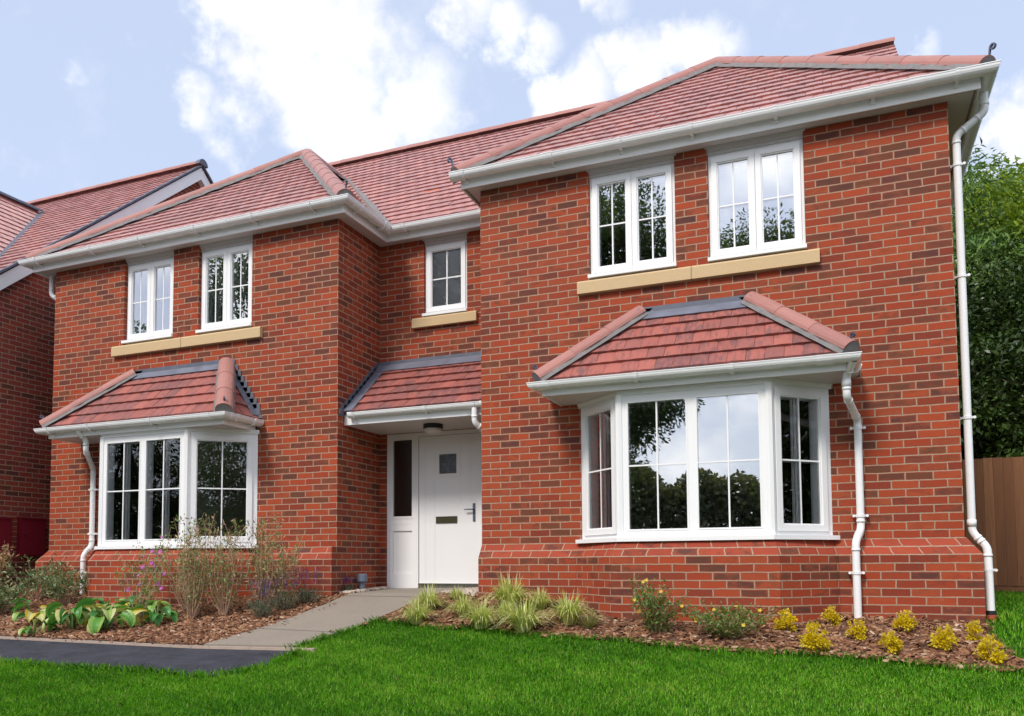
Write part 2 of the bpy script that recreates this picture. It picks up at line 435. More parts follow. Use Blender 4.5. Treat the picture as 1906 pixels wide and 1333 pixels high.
# ------------------------------------------------------------------ building helpers
def wall_panel(mb, o, d, L, z0, z1, ops=(), u0=0.0, nrm=None, us=1.0):
    """brick wall in the vertical plane through o along d; ops = (s0, s1, za, zb, depth)"""
    o = Vector((o[0], o[1], 0)); d = Vector((d[0], d[1], 0)).normalized()
    nrm = Vector((d.y, -d.x, 0)) if nrm is None else Vector(nrm)
    ss = sorted({0.0, L, *[q for p in ops for q in p[:2]]})
    zs = sorted({z0, z1, *[q for p in ops for q in p[2:4] if z0 <= q <= z1]})
    def P(s, z, dep=0.0): return o + d * s + Vector((0, 0, z)) - nrm * dep
    def quad(a, uv):
        n = (a[1] - a[0]).cross(a[2] - a[0])
        mb.face(a, uv)
    for i in range(len(ss) - 1):
        for j in range(len(zs) - 1):
            sc, zc = (ss[i] + ss[i + 1]) / 2, (zs[j] + zs[j + 1]) / 2
            if any(p[0] < sc < p[1] and p[2] < zc < p[3] for p in ops):
                continue
            c = [(ss[i], zs[j]), (ss[i + 1], zs[j]), (ss[i + 1], zs[j + 1]), (ss[i], zs[j + 1])]
            quad([P(*q) for q in c], [(u0 + q[0] * us, q[1]) for q in c])
    for s0, s1, za, zb, dep in ops:
        if not dep: continue
        za_ = max(za, z0)
        zb_ = min(zb, z1)
        quad([P(s0, za_), P(s0, za_, dep), P(s0, zb_, dep), P(s0, zb_)], [(u0 + s0, za_), (u0 + s0 - dep, za_), (u0 + s0 - dep, zb_), (u0 + s0, zb_)])
        quad([P(s1, za_, dep), P(s1, za_), P(s1, zb_), P(s1, zb_, dep)], [(u0 + s1 + dep, za_), (u0 + s1, za_), (u0 + s1, zb_), (u0 + s1 + dep, zb_)])
        if za > z0:
            quad([P(s0, za), P(s1, za), P(s1, za, dep), P(s0, za, dep)], [(u0 + s0, za), (u0 + s1, za), (u0 + s1, za - dep), (u0 + s0, za - dep)])
        if zb < z1:
            quad([P(s0, zb, dep), P(s1, zb, dep), P(s1, zb), P(s0, zb)], [(u0 + s0, zb + dep), (u0 + s1, zb + dep), (u0 + s1, zb), (u0 + s0, zb)])

def clip(poly, a, b):
    """keep the part of a 2-D polygon to the left of a->b"""
    out = []
    def sd(p): return (b[0] - a[0]) * (p[1] - a[1]) - (b[1] - a[1]) * (p[0] - a[0])
    for k in range(len(poly)):
        p, q = poly[k], poly[(k + 1) % len(poly)]
        sp, sq = sd(p), sd(q)
        if sp >= -1e-9: out.append(p)
        if sp * sq < -1e-12:
            t = sp / (sp - sq)
            out.append((p[0] + (q[0] - p[0]) * t, p[1] + (q[1] - p[1]) * t))
    return out

def tile_slope(mb, pts, gauge=0.18, tw=0.165, thick=0.021, camber=0.003, seed=0, slot_under=1):
    """one roof slope of real tiles; pts are a planar convex polygon, pts[0]->pts[1] the eave"""
    rr = random.Random(seed)
    pts = [Vector(p) for p in pts]
    O = pts[0]; U = (pts[1] - O).normalized()
    Nn = U.cross(pts[2] - O).normalized()
    if Nn.z < 0: Nn = -Nn
    V = Nn.cross(U)
    flip = False
    poly = [((p - O).dot(U), (p - O).dot(V)) for p in pts]
    area = sum(poly[k][0] * poly[(k + 1) % len(poly)][1] - poly[(k + 1) % len(poly)][0] * poly[k][1] for k in range(len(poly)))
    if area < 0: poly = poly[::-1]
    def W(s, t, h): return O + U * s + V * t + Nn * h
    mb.face([W(s, t, -0.006) for s, t in poly], None, slot_under)
    smin, smax = min(p[0] for p in poly), max(p[0] for p in poly)
    tmax = max(p[1] for p in poly)
    nrow = int(math.ceil(tmax / gauge))
    for k in range(nrow):
        t0, t1 = k * gauge, (k + 1) * gauge + 0.02
        sh = (k % 2) * tw * 0.5 + rr.uniform(-0.008, 0.008)
        j0 = int(math.floor((smin - sh) / tw)) - 1
        j1 = int(math.ceil((smax - sh) / tw)) + 1
        for j in range(j0, j1):
            a, b = j * tw + sh + 0.0015, (j + 1) * tw + sh - 0.0015
            if b < smin or a > smax: continue
            rnd = rr.random(); lift = rr.uniform(0, 0.004); tilt = rr.uniform(-0.003, 0.003)
            sc = (a + b) / 2
            def H(s, t):
                return lift + thick * (1 - (t - t0) / (t1 - t0)) + camber * (1 - ((s - sc) / (tw / 2)) ** 2) + tilt * (s - sc) / tw
            cols = [a, a + (b - a) / 3, a + (b - a) * 2 / 3, b]
            for c in range(3):
                q = [(cols[c], t0), (cols[c + 1], t0), (cols[c + 1], t1), (cols[c], t1)]
                for e in range(len(poly)):
                    q = clip(q, poly[e], poly[(e + 1) % len(poly)])
                    if len(q) < 3: break
                if len(q) < 3: continue
                mb.face([W(s, t, H(s, t)) for s, t in q], [(s, t) for s, t in q], 0, rnd)
                for e in range(len(q)):
                    p1, p2 = q[e], q[(e + 1) % len(q)]
                    if abs(p1[1] - t0) < 1e-5 and abs(p2[1] - t0) < 1e-5:
                        mb.face([W(p1[0], t0, H(*p1)), W(p1[0], t0 + 0.004, -0.004), W(p2[0], t0 + 0.004, -0.004), W(p2[0], t0, H(*p2))], [(p1[0], 0), (p1[0], .02), (p2[0], .02), (p2[0], 0)], 0, rnd)

def capping(mb, mm, A, B, rad=0.108, seg=0.45, up=None, mw=0.135, mh=0.020, seed=0, h0=0.014):
    """half-round tiles from the low end A to the high end B, with bedding mortar in mm"""
    rr = random.Random(seed)
    A, B = Vector(A), Vector(B)
    D = B - A; L = D.length; D.normalize()
    up = Vector(up) if up else Vector((0, 0, 1))
    upv = (up - D * up.dot(D)).normalized(); sd = D.cross(upv).normalized()
    n = max(1, round(L / seg)); st = L / n
    NA = 10
    for k in range(n):
        a, b = A + D * (k * st), A + D * ((k + 1) * st + (0.03 if k < n - 1 else 0))
        r0, r1 = rad * rr.uniform(1.005, 1.02), rad * 0.985
        rnd = rr.random()
        def ring(c, r, hh): return [c + upv * (hh + math.sin(PI * j / NA) * r * 0.92) + sd * (math.cos(PI * j / NA) * r) for j in range(NA + 1)]
        R0, R1, Ri = ring(a, r0, h0), ring(b, r1, h0 - 0.003), ring(a, r0 - 0.016, h0)
        for j in range(NA):
            mb.face([R0[j], R0[j + 1], R1[j + 1], R1[j]], [(j * .03, k * st), (j * .03 + .03, k * st), (j * .03 + .03, k * st + st), (j * .03, k * st + st)], 0, rnd)
            mb.face([R0[j + 1], R0[j], Ri[j], Ri[j + 1]], None, 0, rnd)
    if mm is not None:
        m = max(3, int(L / 0.09))
        def prof(c, w): return [c + sd * w + upv * (-0.03), c + sd * (w * 0.80) + upv * mh, c - sd * (w * 0.80) + upv * mh, c - sd * w + upv * (-0.03)]
        prev = None
        for k in range(m + 1):
            cur = prof(A + D * (L * k / m), mw * rr.uniform(0.90, 1.12))
            if prev:
                for j in range(3):
                    mm.face([prev[j], prev[j + 1], cur[j + 1], cur[j]])
            else:
                mm.face(cur)
            prev = cur
        # mortar fill closing the low end
        mm.face([A - D * 0.004 + upv * (h0 + math.sin(PI * j / NA) * (rad - .012) * 0.92) + sd * (math.cos(PI * j / NA) * (rad - .012)) for j in range(NA + 1)])

def hip_iron(parent, p, d, h=0.15, r=0.026):
    """curled strap at the foot of a hip"""
    mb = MB()
    d = Vector(d).normalized()
    p = Vector(p)
    pts = [p - d * 0.16, p, p + d * 0.03 + Vector((0, 0, 0.05)), p + d * 0.045 + Vector((0, 0, h))]
    c = pts[-1] + d * r
    for k in range(1, 11):
        a = PI - k * 2 * PI * 0.105 * 1.15
        pts.append(c + d * (math.cos(a) * r * (1 - k * 0.03)) + Vector((0, 0, math.sin(a) * r * (1 - k * 0.03))))
    w = Vector((-d.y, d.x, 0)) * 0.010
    for k in range(len(pts) - 1):
        a, b = pts[k], pts[k + 1]
        nn = (b - a).normalized().cross(w.normalized()) * 0.006
        mb.obox(a - w - nn, (b - a) * 1.04, w * 2, nn * 2)
    return mb.build('hip_iron', MT['iron'], parent)

def half_round(zr, out, r=0.056, th=0.004, n=10):
    o = [(out + r * math.cos(PI + PI * k / n), zr + r * math.sin(PI + PI * k / n)) for k in range(n + 1)]
    i = [(out + (r - th) * math.cos(2 * PI - PI * k / n), zr + (r - th) * math.sin(2 * PI - PI * k / n)) for k in range(n + 1)]
    lip = [(out + r + 0.004, zr), (out + r + 0.004, zr + 0.008), (out + r - th, zr + 0.008)]
    return o + lip + i

def gutter(parent, path, zr, out=0.070, r=0.066, brackets=(), joints=(), stops=(True, True)):
    mb = MB()
    mb.sweep(path, half_round(zr, out, r), True)
    P = [Vector(p) for p in path]
    def frame(i, f):
        a, b = P[i], P[i + 1]
        d = (b - a).normalized()
        return a + (b - a) * f, d, Vector((-d.y, d.x))
    for e, on in ((0, stops[0]), (-1, stops[1])):
        if on:
            i = 0 if e == 0 else len(P) - 2
            c, d, nn = frame(i, 0 if e == 0 else 1)
            sgn = -1 if e == 0 else 1
            pr = [(out + (r + 0.006) * math.cos(PI + PI * k / 10), zr + (r + 0.006) * math.sin(PI + PI * k / 10)) for k in range(11)]
            pr += [(out + r + .006, zr + .012), (out - r - .006, zr + .012)]
            A = [Vector((c.x + nn.x * u, c.y + nn.y * u, z)) for u, z in pr]
            dv = Vector((d.x, d.y, 0)) * (0.006 * sgn)
            dw = Vector((d.x, d.y, 0)) * (-0.05 * sgn)
            mb.face([q + dv for q in A])
            for k in range(len(A) - 2):
                mb.face([A[k] + dv, A[k + 1] + dv, A[k + 1] + dw, A[k] + dw])
    g = mb.build('gutter', MT['gut'], parent, recalc=True)
    def clipband(name, i, f, w, grow, arm):
        c, d, nn = frame(i, f)
        b = MB()
        pr = half_round(zr, out, r + grow, grow + 0.002)
        b.sweep([c - d * w / 2, c + d * w / 2], pr, True)
        if arm:
            a0 = Vector((c.x, c.y, zr)) - Vector((d.x, d.y, 0)) * w / 2
            b.obox(a0 + Vector((nn.x * .002, nn.y * .002, -0.10)), Vector((d.x, d.y, 0)) * w, Vector((nn.x, nn.y, 0)) * 0.012, Vector((0, 0, 0.11)))
            b.obox(a0 + Vector((nn.x * .012, nn.y * .012, -0.068)), Vector((d.x, d.y, 0)) * w, Vector((nn.x, nn.y, 0)) * 0.05, Vector((0, 0, 0.010)))
        b.build(name, MT['gut'], g, recalc=True)
    for i, f in brackets: clipband('gutter_bracket', i, f, 0.036, 0.013, True)
    for i, f in joints: clipband('gutter_union', i, f, 0.13, 0.007, False)
    return g

def rect_prof(o0, o1, z0, z1): return [(o0, z0), (o1, z0), (o1, z1), (o0, z1)]

def downpipe(parent, pts, clips=(), r=0.034, collars=(), foot=True, clipdir=(1, 0, 0)):
    mb = MB()
    P = [Vector(p) for p in pts]
    # round the bends
    Q = [P[0]]
    for k in range(1, len(P) - 1):
        a, b = (P[k - 1] - P[k]), (P[k + 1] - P[k])
        e = min(0.045, a.length * .4, b.length * .4)
        p0, p2 = P[k] + a.normalized() * e, P[k] + b.normalized() * e
        for t in (0, .25, .5, .75, 1):
            Q.append(p0 * (1 - t) ** 2 + P[k] * 2 * t * (1 - t) + p2 * t * t)
    Q.append(P[-1])
    mb.tube(Q, r, 16, False)
    for c in collars:
        c = Vector(c); mb.tube([c - Vector((0, 0, .03)), c + Vector((0, 0, .03))], r + 0.005, 16)
    for k in range(1, len(P) - 1):
        for q in (P[k - 1], P[k + 1]):
            dd = (q - P[k]).normalized()
            e = min(0.06, (q - P[k]).length * .42)
            mb.tube([P[k] + dd * e, P[k] + dd * (e + 0.022)], r + 0.004, 16)
    o = mb.build('downpipe', MT['gut'], parent, smooth=False)
    for p in o.data.polygons: p.use_smooth = len(p.vertices) == 4
    for c in clips:
        c = Vector(c); b = MB(); cd = Vector(clipdir)
        b.tube([c - Vector((0, 0, .013)), c + Vector((0, 0, .013))], r + 0.007, 16)
        for s in (-1, 1):
            e = c + cd * (s * (r + .022))
            b.tube([e + Vector((0, -0.012, 0)), e + Vector((0, 0.05, 0))], 0.013, 8)
            b.obox(c + cd * (s * r) - Vector((0, .004, .008)), cd * (s * .03), Vector((0, .012, 0)), Vector((0, 0, .016)))
        b.build('pipe_clip', MT['gut'], o)
    if foot:
        b = MB(); e = P[-1]
        b.tube([e - Vector((0, 0, .035)), e + Vector((0, 0, .012))], r + 0.008, 16)
        b.build('pipe_shoe', MT['black'], o)
    return o

class Panel:
    """local frame of a window: s along p0->p1, z up, d outwards"""
    def __init__(s, p0, p1):
        s.o = Vector((*p0, 0)); dd = Vector((*p1, 0)) - s.o
        s.L = dd.length; s.d = dd.normalized()
        s.n = Vector((s.d.y, -s.d.x, 0))
    def bar(s, mb, s0, s1, z0, z1, d0, d1, mi=0):
        mb.obox(s.o + s.d * s0 + s.n * d0 + Vector((0, 0, z0)), s.d * (s1 - s0), s.n * (d1 - d0), Vector((0, 0, z1 - z0)), mi)
    def ring(s, mb, s0, s1, z0, z1, w, d0, d1, wb=None):
        wb = wb or w
        s.bar(mb, s0, s0 + w, z0, z1, d0, d1); s.bar(mb, s1 - w, s1, z0, z1, d0, d1)
        s.bar(mb, s0 + w, s1 - w, z0, z0 + wb, d0, d1); s.bar(mb, s0 + w, s1 - w, z1 - w, z1, d0, d1)

def lights(parent, frame, pn, z0, z1, spans, fw, sash_w=0.055, dep=0.06, glass='glass', bars=(1, 1)):
    """frame bars into mesh builder 'frame'; sashes, panes and glazing bars become children of parent.
    spans: (s0, s1, is_sash) of each light's opening inside the frame"""
    prev = 0.0
    s_first, s_last = spans[0][0], spans[-1][1]
    pn.bar(frame, 0, s_first, z0, z1, -dep, 0); pn.bar(frame, s_last, pn.L, z0, z1, -dep, 0)
    pn.bar(frame, s_first, s_last, z0, z0 + fw, -dep, 0); pn.bar(frame, s_first, s_last, z1 - fw, z1, -dep, 0)
    for a, b in zip(spans[:-1], spans[1:]):
        pn.bar(frame, a[1], b[0], z0 + fw, z1 - fw, -dep, 0)
    out = []
    for s0, s1, sash in spans:
        za, zb = z0 + fw, z1 - fw
        if sash:
            b = MB()
            pn.ring(b, s0 - .012, s1 + .012, za - .012, zb + .012, sash_w + .012, 0.002, 0.018)
            pn.ring(b, s0 + .004, s1 - .004, za + .004, zb - .004, sash_w - .004, -0.045, 0.0015)
            pn.ring(b, s0 + sash_w, s1 - sash_w, za + sash_w, zb - sash_w, 0.012, -0.04, 0.006)
            out.append(b)
            b.build('sash', MT['white'], parent)
            s0 += sash_w + .012; s1 -= sash_w + .012; za += sash_w + .012; zb -= sash_w + .012
        else:
            b = MB(); pn.ring(b, s0 - .001, s1 + .001, za - .001, zb + .001, 0.016, -0.045, 0.005)
            b.build('glazing_bead', MT['white'], parent)
            s0 += .015; s1 -= .015; za += .015; zb -= .015
        g = MB(); pn.bar(g, s0 - .004, s1 + .004, za - .004, zb + .004, -0.034, -0.012)
        g.build('pane', MT[glass], parent)
        b = MB()
        if bars[0]: pn.bar(b, (s0 + s1) / 2 - .0075, (s0 + s1) / 2 + .0075, za, zb, -0.028, -0.009)
        if bars[1]:
            zm = (za + zb) / 2
            pn.bar(b, s0, s1, zm - .0075, zm + .0075, -0.027, -0.008)
        if bars[0] or bars[1]:
            b.build('glazing_bar', MT['white'], parent)

def casement(parent, x0, x1, z0, z1, y, head_z, nl=2, glass='glassU'):
    pn = Panel((x0, y), (x1, y))
    f = MB()
    fw = 0.042
    w = pn.L
    if nl == 2: spans = [(fw, w / 2 - .014, True), (w / 2 + .014, w - fw, True)]
    else: spans = [(fw, w - fw, True)]
    win = MB()
    o = None
    holder = bpy.data.objects.new('window', bpy.data.meshes.new('window'))
    COL.objects.link(holder); attach(holder, parent)
    lights(holder, f, pn, z0 + .035, z1, spans, fw, 0.042, 0.07, glass)
    # projecting white cill under the frame
    pn.bar(f, -0.012, w + 0.012, z0, z0 + .035, -0.07, 0.085)
    tmp = f.build('window_tmp', MT['white'])
    holder.data = tmp.data
    holder.data.name = 'window'
    bpy.data.objects.remove(tmp)
    # stepped head trim between frame and soffit
    b = MB()
    pn.bar(b, -0.008, w + 0.012, z1 + .001, head_z, -0.06, 0.012)
    pn.bar(b, -0.018, w + 0.018, z1 + (head_z - z1) * .45, head_z, 0.012, 0.030)
    pn.bar(b, -0.024, w + 0.024, z1 + (head_z - z1) * .75, head_z, 0.030, 0.042)
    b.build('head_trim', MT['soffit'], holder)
    return holder

# ------------------------------------------------------------------ the house
XL, W = -6.495, 4.63
LX = -11.22
TOP = 3.975
house = empty('brick_house', (-5.6, 3.0, -0.75))
tag(house, 'detached red brick house with two hipped wings, two bay windows and a white front door', 'house')

BAYR = dict(wl=-3.49, fl=-2.965, fr=-1.58, wr=-1.075, d=0.50)
BAYL = dict(wl=-10.26, fl=-9.66, fr=-8.29, wr=-7.655, d=0.55)
BZ1 = 1.46
# --- walls
mb = MB()
# right wing: u scaled so that courses close on a half brick at both corners
wall_panel(mb, (-W, 0), (1, 0), W, 0, TOP,
           [(-3.375 + W, -2.470 + W, 2.755, TOP, 0.10), (-2.140 + W, -1.235 + W, 2.755, TOP, 0.10), (BAYR['wl'] + W, BAYR['wr'] + W, -0.01, BZ1 + .12, 0.0)], u0=-4.6125 + .1125, us=4.6125 / W)
wall_panel(mb, (0, 0), (0, 1), 9.0, 0, TOP, u0=0.1125)
wall_panel(mb, (-W, 1.01), (0, -1), 1.01, -1.2, TOP, u0=-W - 1.01 + .1125)
# left wing
wall_panel(mb, (LX, 0), (1, 0), XL - LX, 0, TOP,
           [(-9.915 - LX, -9.055 - LX, 2.755, TOP, 0.10), (-8.635 - LX, -7.770 - LX, 2.755, TOP, 0.10), (BAYL['wl'] - LX, BAYL['wr'] - LX, -0.01, BZ1 + .12, 0.0)], u0=LX - XL)
wall_panel(mb, (XL, 0), (0, 1), 1.01, 0, TOP, u0=0.1125)
wall_panel(mb, (XL, -0.11), (0, 1), 1.12, -1.2, 0.0, u0=0.0025)
wall_panel(mb, (LX, 6.0), (0, -1), 6.0, 0, TOP, u0=-6.0)
# recessed entrance wall
wall_panel(mb, (XL, 1.01), (1, 0), XL * -1 - W, -1.2, TOP,
           [(-6.415 - XL, -5.03 - XL, -1.2, 1.47, 0.06), (-5.85 - XL, -5.245 - XL, 2.93, TOP, 0.07)], u0=0.1125)
# rear
wall_panel(mb, (0, 8.8), (-1, 0), 11.2, -1.2, TOP)
mb.build('wall', MT['brick'], house)

# --- projecting plinth: two sloped special courses over plain brickwork
def plinth(path, name_w):
    path = [Vector(p) for p in path]
    offs = []
    for k in range(len(path)):
        ns = []
        if k > 0:
            d = (path[k] - path[k - 1]).normalized(); ns.append(Vector((-d.y, d.x)))
        if k < len(path) - 1:
            d = (path[k + 1] - path[k]).normalized(); ns.append(Vector((-d.y, d.x)))
        b = ns[0] + ns[-1]
        offs.append(b * (2.0 / b.dot(b)) if len(ns) == 2 else ns[0])
    def P(k, u, z): return Vector((path[k].x + offs[k].x * u, path[k].y + offs[k].y * u, z))
    top, low = MB(), MB()
    u = 0.0
    for k in range(len(path) - 1):
        L = (path[k + 1] - path[k]).length
        ua, ub = -u, -(u + L)
        steps = [(0.0, 0.0), (0.048, -0.0705), (0.056, -0.0755), (0.106, -0.146), (0.110, -0.151)]
        for (o0, za), (o1, zb) in zip(steps[:-1], steps[1:]):
            top.face([P(k, o0, za), P(k, o1, zb), P(k + 1, o1, zb), P(k + 1, o0, za)], [(ua, za), (ua, zb), (ub, zb), (ub, za)])
        low.face([P(k, .11, -.151), P(k, .11, -1.35), P(k + 1, .11, -1.35), P(k + 1, .11, -.151)], [(ua, -.151), (ua, -1.35), (ub, -1.35), (ub, -.151)])
        u += L
    for e in (0, -1):
        k = 0 if e == 0 else len(path) - 1
        q = [P(k, 0, 0), P(k, .056, -.0755), P(k, .11, -.151), P(k, .11, -1.35), P(k, 0, -1.35)]
        low.face(q, [(p.y, p.z) for p in q])
    top.build('plinth_coping', MT['plinth'], house)
    low.build('plinth', MT['brick'], house)
b = BAYR
plinth([(0.012, 8.8), (0.012, 0), (b['wr'], 0), (b['fr'] + .02, -b['d'] - .02), (b['fl'] - .02, -b['d'] - .02), (b['wl'], 0), (-W + .002, 0)], 'r')
b = BAYL
plinth([(XL - .002, 0), (b['wr'], 0), (b['fr'] + .02, -b['d'] - .02), (b['fl'] - .02, -b['d'] - .02), (b['wl'], 0), (LX - .012, 0), (LX - .012, 6)], 'l')

# --- upper windows and stone cills
casement(house, -3.372, -2.473, 2.79, 3.895, 0.035, TOP)
casement(house, -2.137, -1.238, 2.79, 3.895, 0.035, TOP)
casement(house, -9.912, -9.060, 2.80, 3.895, 0.055, TOP)
casement(house, -8.632, -7.775, 2.80, 3.895, 0.055, TOP)
casement(house, -5.847, -5.248, 2.955, 3.895, 1.05, TOP, 1, 'obsc')
def cill(x0, x1, y, z0, z1, joint=None):
    mb = MB()
    xs = [x0] + ([joint] if joint else []) + [x1]
    for a, c in zip(xs[:-1], xs[1:]):
        a2 = a + (.004 if a != x0 else 0); c2 = c - (.004 if c != x1 else 0)
        A = [(y - .055, z0), (y - .055, z1 - .018), (y - .04, z1), (y + .10, z1 + .012), (y + .10, z0)]
        L = [Vector((a2, q[0], q[1])) for q in A]; R = [Vector((c2, q[0], q[1])) for q in A]
        mb.face(L[::-1]); mb.face(R)
        for k in range(5):
            mb.face([L[k], L[(k + 1) % 5], R[(k + 1) % 5], R[k]])
    if joint:
        mb.box(joint - .004, joint + .004, y - .050, y + .1, z0 + .004, z1 - .006, 1)
    mb.build('stone_sill', [MT['stone'], MT['mortar']], house)
cill(-3.50, -1.115, 0, 2.63, 2.765, -2.312)
cill(-10.075, -7.60, 0, 2.63, 2.765, -8.865)
cill(-6.00, -5.10, 1.01, 2.815, 2.94)

# --- bay windows
def bay(B, glass, side_glass):
    z0, z1 = 0.0, BZ1
    d = -B['d']
    PA, PB, PC, PD = (B['wl'], 0.0), (B['fl'], d), (B['fr'], d), (B['wr'], 0.0)
    holder = bpy.data.objects.new('bay_window', bpy.data.meshes.new('bay_window'))
    COL.objects.link(holder); attach(holder, house)
    f = MB()
    for p, q, kind in ((PA, PB, 'side'), (PB, PC, 'front'), (PC, PD, 'side')):
        pn = Panel(p, q)
        L = pn.L
        if kind == 'front':
            m = L / 2
            lights(holder, f, pn, z0 + .035, z1 - .045, [(.075, m - .038, False), (m + .038, L - .075, False)], .062, dep=.07, glass=glass)
        else:
            lights(holder, f, pn, z0 + .035, z1 - .045, [(.075, L - .075, True)], .050, .045, dep=.07, glass=side_glass)
    # corner posts: stepped fins round the angle
    for (cx, cy), sg in ((PB, -1), (PC, 1)):
        for r0, zz in ((0.042, 0), (0.030, .012)):
            pass
        n = 8
        f.tube([(cx, cy + .02, z0 + .03), (cx, cy + .02, z1 - .03)], 0.042, 8)
    # sill and head follow the bay
    path = [(PD[0] + .02, 0.0), PC, PB, (PA[0] - .02, 0.0)]
    f.sweep(path, rect_prof(-.075, .062, z0 - .006, z0 + .034))
    f.sweep(path, rect_prof(-.075, .010, z1 - .045, z1 + .0))
    f.sweep(path, rect_prof(.010, .022, z1 - .022, z1 + .0))
    tmp = f.build('bay_tmp', MT['white'])
    holder.data = tmp.data; holder.data.name = 'bay_window'
    bpy.data.objects.remove(tmp)
bay(BAYR, 'glass', 'glassL')
bay(BAYL, 'glassL', 'glassL')

# --- main eaves: fascia boards, soffits, gutters
FP = [(0.245, 8.9), (0.245, -0.15), (-4.80, -0.15), (-4.80, 0.87), (-6.32, 0.87), (-6.32, -0.15), (-11.50, -0.15), (-11.50, 6.0)]
mb = MB(); mb.sweep(FP, rect_prof(-0.018, 0.0, TOP - .012, TOP + .165)); mb.build('fascia', MT['white'], house)
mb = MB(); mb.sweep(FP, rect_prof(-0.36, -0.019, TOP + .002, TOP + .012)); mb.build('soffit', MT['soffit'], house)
mb = MB(); mb.sweep(FP[:4], rect_prof(-0.045, -0.030, TOP - .002, TOP + .001)); mb.build('soffit_vent', MT['mortar'], house)
ZG = TOP + .128
gutter(house, [(0.245, 8.9), (0.245, -0.15), (-4.86, -0.15)], ZG, brackets=[(1, .037), (1, .17), (1, .335), (1, .49), (1, .63), (1, .775), (1, .975)], joints=[(1, .10), (1, .785), (1, .992)], stops=(False, True))
gutter(house, [(-4.80, 0.87), (-6.32, 0.87), (-6.32, -0.15), (-11.50, -0.15), (-11.50, 6.0)], ZG,
       brackets=[(0, .10), (0, .80), (1, .25), (1, .80), (2, .08), (2, .245), (2, .42), (2, .60), (2, .765), (2, .965)],
       joints=[(0, .86), (1, .12), (1, .88), (2, .03), (2, .33)], stops=(True, False))

# --- main roofs
TP = math.tan(math.radians(40.0))
ZE = TOP + .118
def roof(slopes, seed, mat='tile', gauge=0.20):
    mb = MB()
    for k, p in enumerate(slopes):
        tile_slope(mb, p, gauge=gauge, seed=seed + k)
    return mb.build('roof', [MT[mat], MT['under']], house)
def caps(parent, name, lines, seed, mortar=True, **kw):
    for k, (a, b2, up) in enumerate(lines):
        mb, mm = MB(), MB()
        capping(mb, mm if mortar else None, a, b2, up=up, seed=seed + k, **kw)
        o = mb.build(name, MT['cap'], parent)
        for p in o.data.polygons: p.use_smooth = True
        if mortar:
            mm.build('bedding_mortar', MT['mortar'], parent)
# right wing
EX0, EX1, EY = -4.84, 0.285, -0.185
AR = Vector((-2.29, EY + 2.53, ZE - .035 + 2.53 * TP))
BR_ = Vector((-2.30, 3.75, AR.z))
r1 = roof([[(EX0, EY, ZE), (EX1, EY, ZE), AR],
           [(EX1, EY, ZE), (EX1, 8.9, ZE), (AR.x, 8.9, AR.z), AR],
           [(EX0, 3.9, ZE), (EX0, EY, ZE), AR, (AR.x, 3.9, AR.z)]], 10)
caps(r1, 'hip_capping', [(Vector((EX0, EY, ZE + .01)), AR, None), (Vector((EX1, EY, ZE + .01)), AR, None), (AR, BR_, None)], 20)
hip_iron(r1, (EX0 - .005, EY - .005, ZE + .03), (-1, -1, 0)); hip_iron(r1, (EX1, EY, ZE + .03), (1, -1, 0))
# left wing
FX0, FX1 = -11.54, -6.285
AL = Vector((-8.65, EY + 2.62, ZE + 2.62 * TP))
r2 = roof([[(FX0, EY, ZE), (FX1, EY, ZE), AL],
           [(FX1, EY, ZE), (FX1, 3.6, ZE), (AL.x, 3.6, AL.z), AL],
           [(FX0, 6.0, ZE), (FX0, EY, ZE), AL, (AL.x, 6.0, AL.z)]], 30)
caps(r2, 'hip_capping', [(Vector((FX0, EY, ZE + .01)), AL, None), (Vector((FX1, EY, ZE + .01)), AL, None), (AL, Vector((AL.x, 3.52, AL.z)), None)], 40)
hip_iron(r2, (FX1, EY, ZE + .03), (1, -1, 0)); 
# main range between the wings
MY = 0.835
MR = Vector((-0.10, MY + 3.43, ZE + .06 + 3.43 * TP))
r3 = roof([[(-10.5, MY, ZE), (-0.10, MY, ZE), MR, (-10.5, MR.y, MR.z)],
           [(-0.10, 8.9, MR.z - (8.9 - MR.y) * TP), (-10.5, 8.9, MR.z - (8.9 - MR.y) * TP), (-10.5, MR.y, MR.z), MR]], 50)
caps(r3, 'ridge_capping', [(Vector((-10.5, MR.y, MR.z)), MR, None)], 60, False)
mb = MB()
tp_ = Vector((-6.42, 1.95, ZE + (1.95 - MY) * TP)); tu_ = Vector((0, 1, TP)).normalized(); tn_ = Vector((0, -TP, 1)).normalized()
mb.obox(tp_ + tn_ * .018, Vector((.33, 0, 0)), tu_ * .09, tn_ * .012)
mb.build('replacement_tile', mat_plain('new_clay_tile', (.55, .13, .06), .7, .1, 9), r3)
# gable masonry closing the end of the main range and the lead-lined valley beside the left wing
mb = MB()
mb.face([(-0.16, MY + .1, ZE), (-0.16, 8.6, ZE), (-0.16, MR.y, MR.z - .12)], [(MY, ZE), (8.6, ZE), (MR.y, MR.z)])
mb.build('gable', MT['brick'], r3)
mb = MB()
v0 = Vector((FX1 + .02, MY - .01, ZE + .0)); s_ = (AL.x - FX1)
v1 = Vector((AL.x + .1, MY + (AL.z - ZE) / TP, AL.z))
dv = v1 - v0
nmain = Vector((0, -TP, 1)).normalized()
wv = dv.cross(nmain).normalized()
rr = random.Random(3)
prev = None
for k in range(31):
    c = v0 + dv * (k / 30) + nmain * 0.030
    w = 0.075 * rr.uniform(.85, 1.2)
    cur = [c - wv * 0.03, c + nmain * .028, c + wv * w]
    if prev:
        mb.face([prev[0], prev[1], cur[1], cur[0]]); mb.face([prev[1], prev[2], cur[2], cur[1]])
    prev = cur
mb.build('valley_mortar', MT['mortar'], r2)

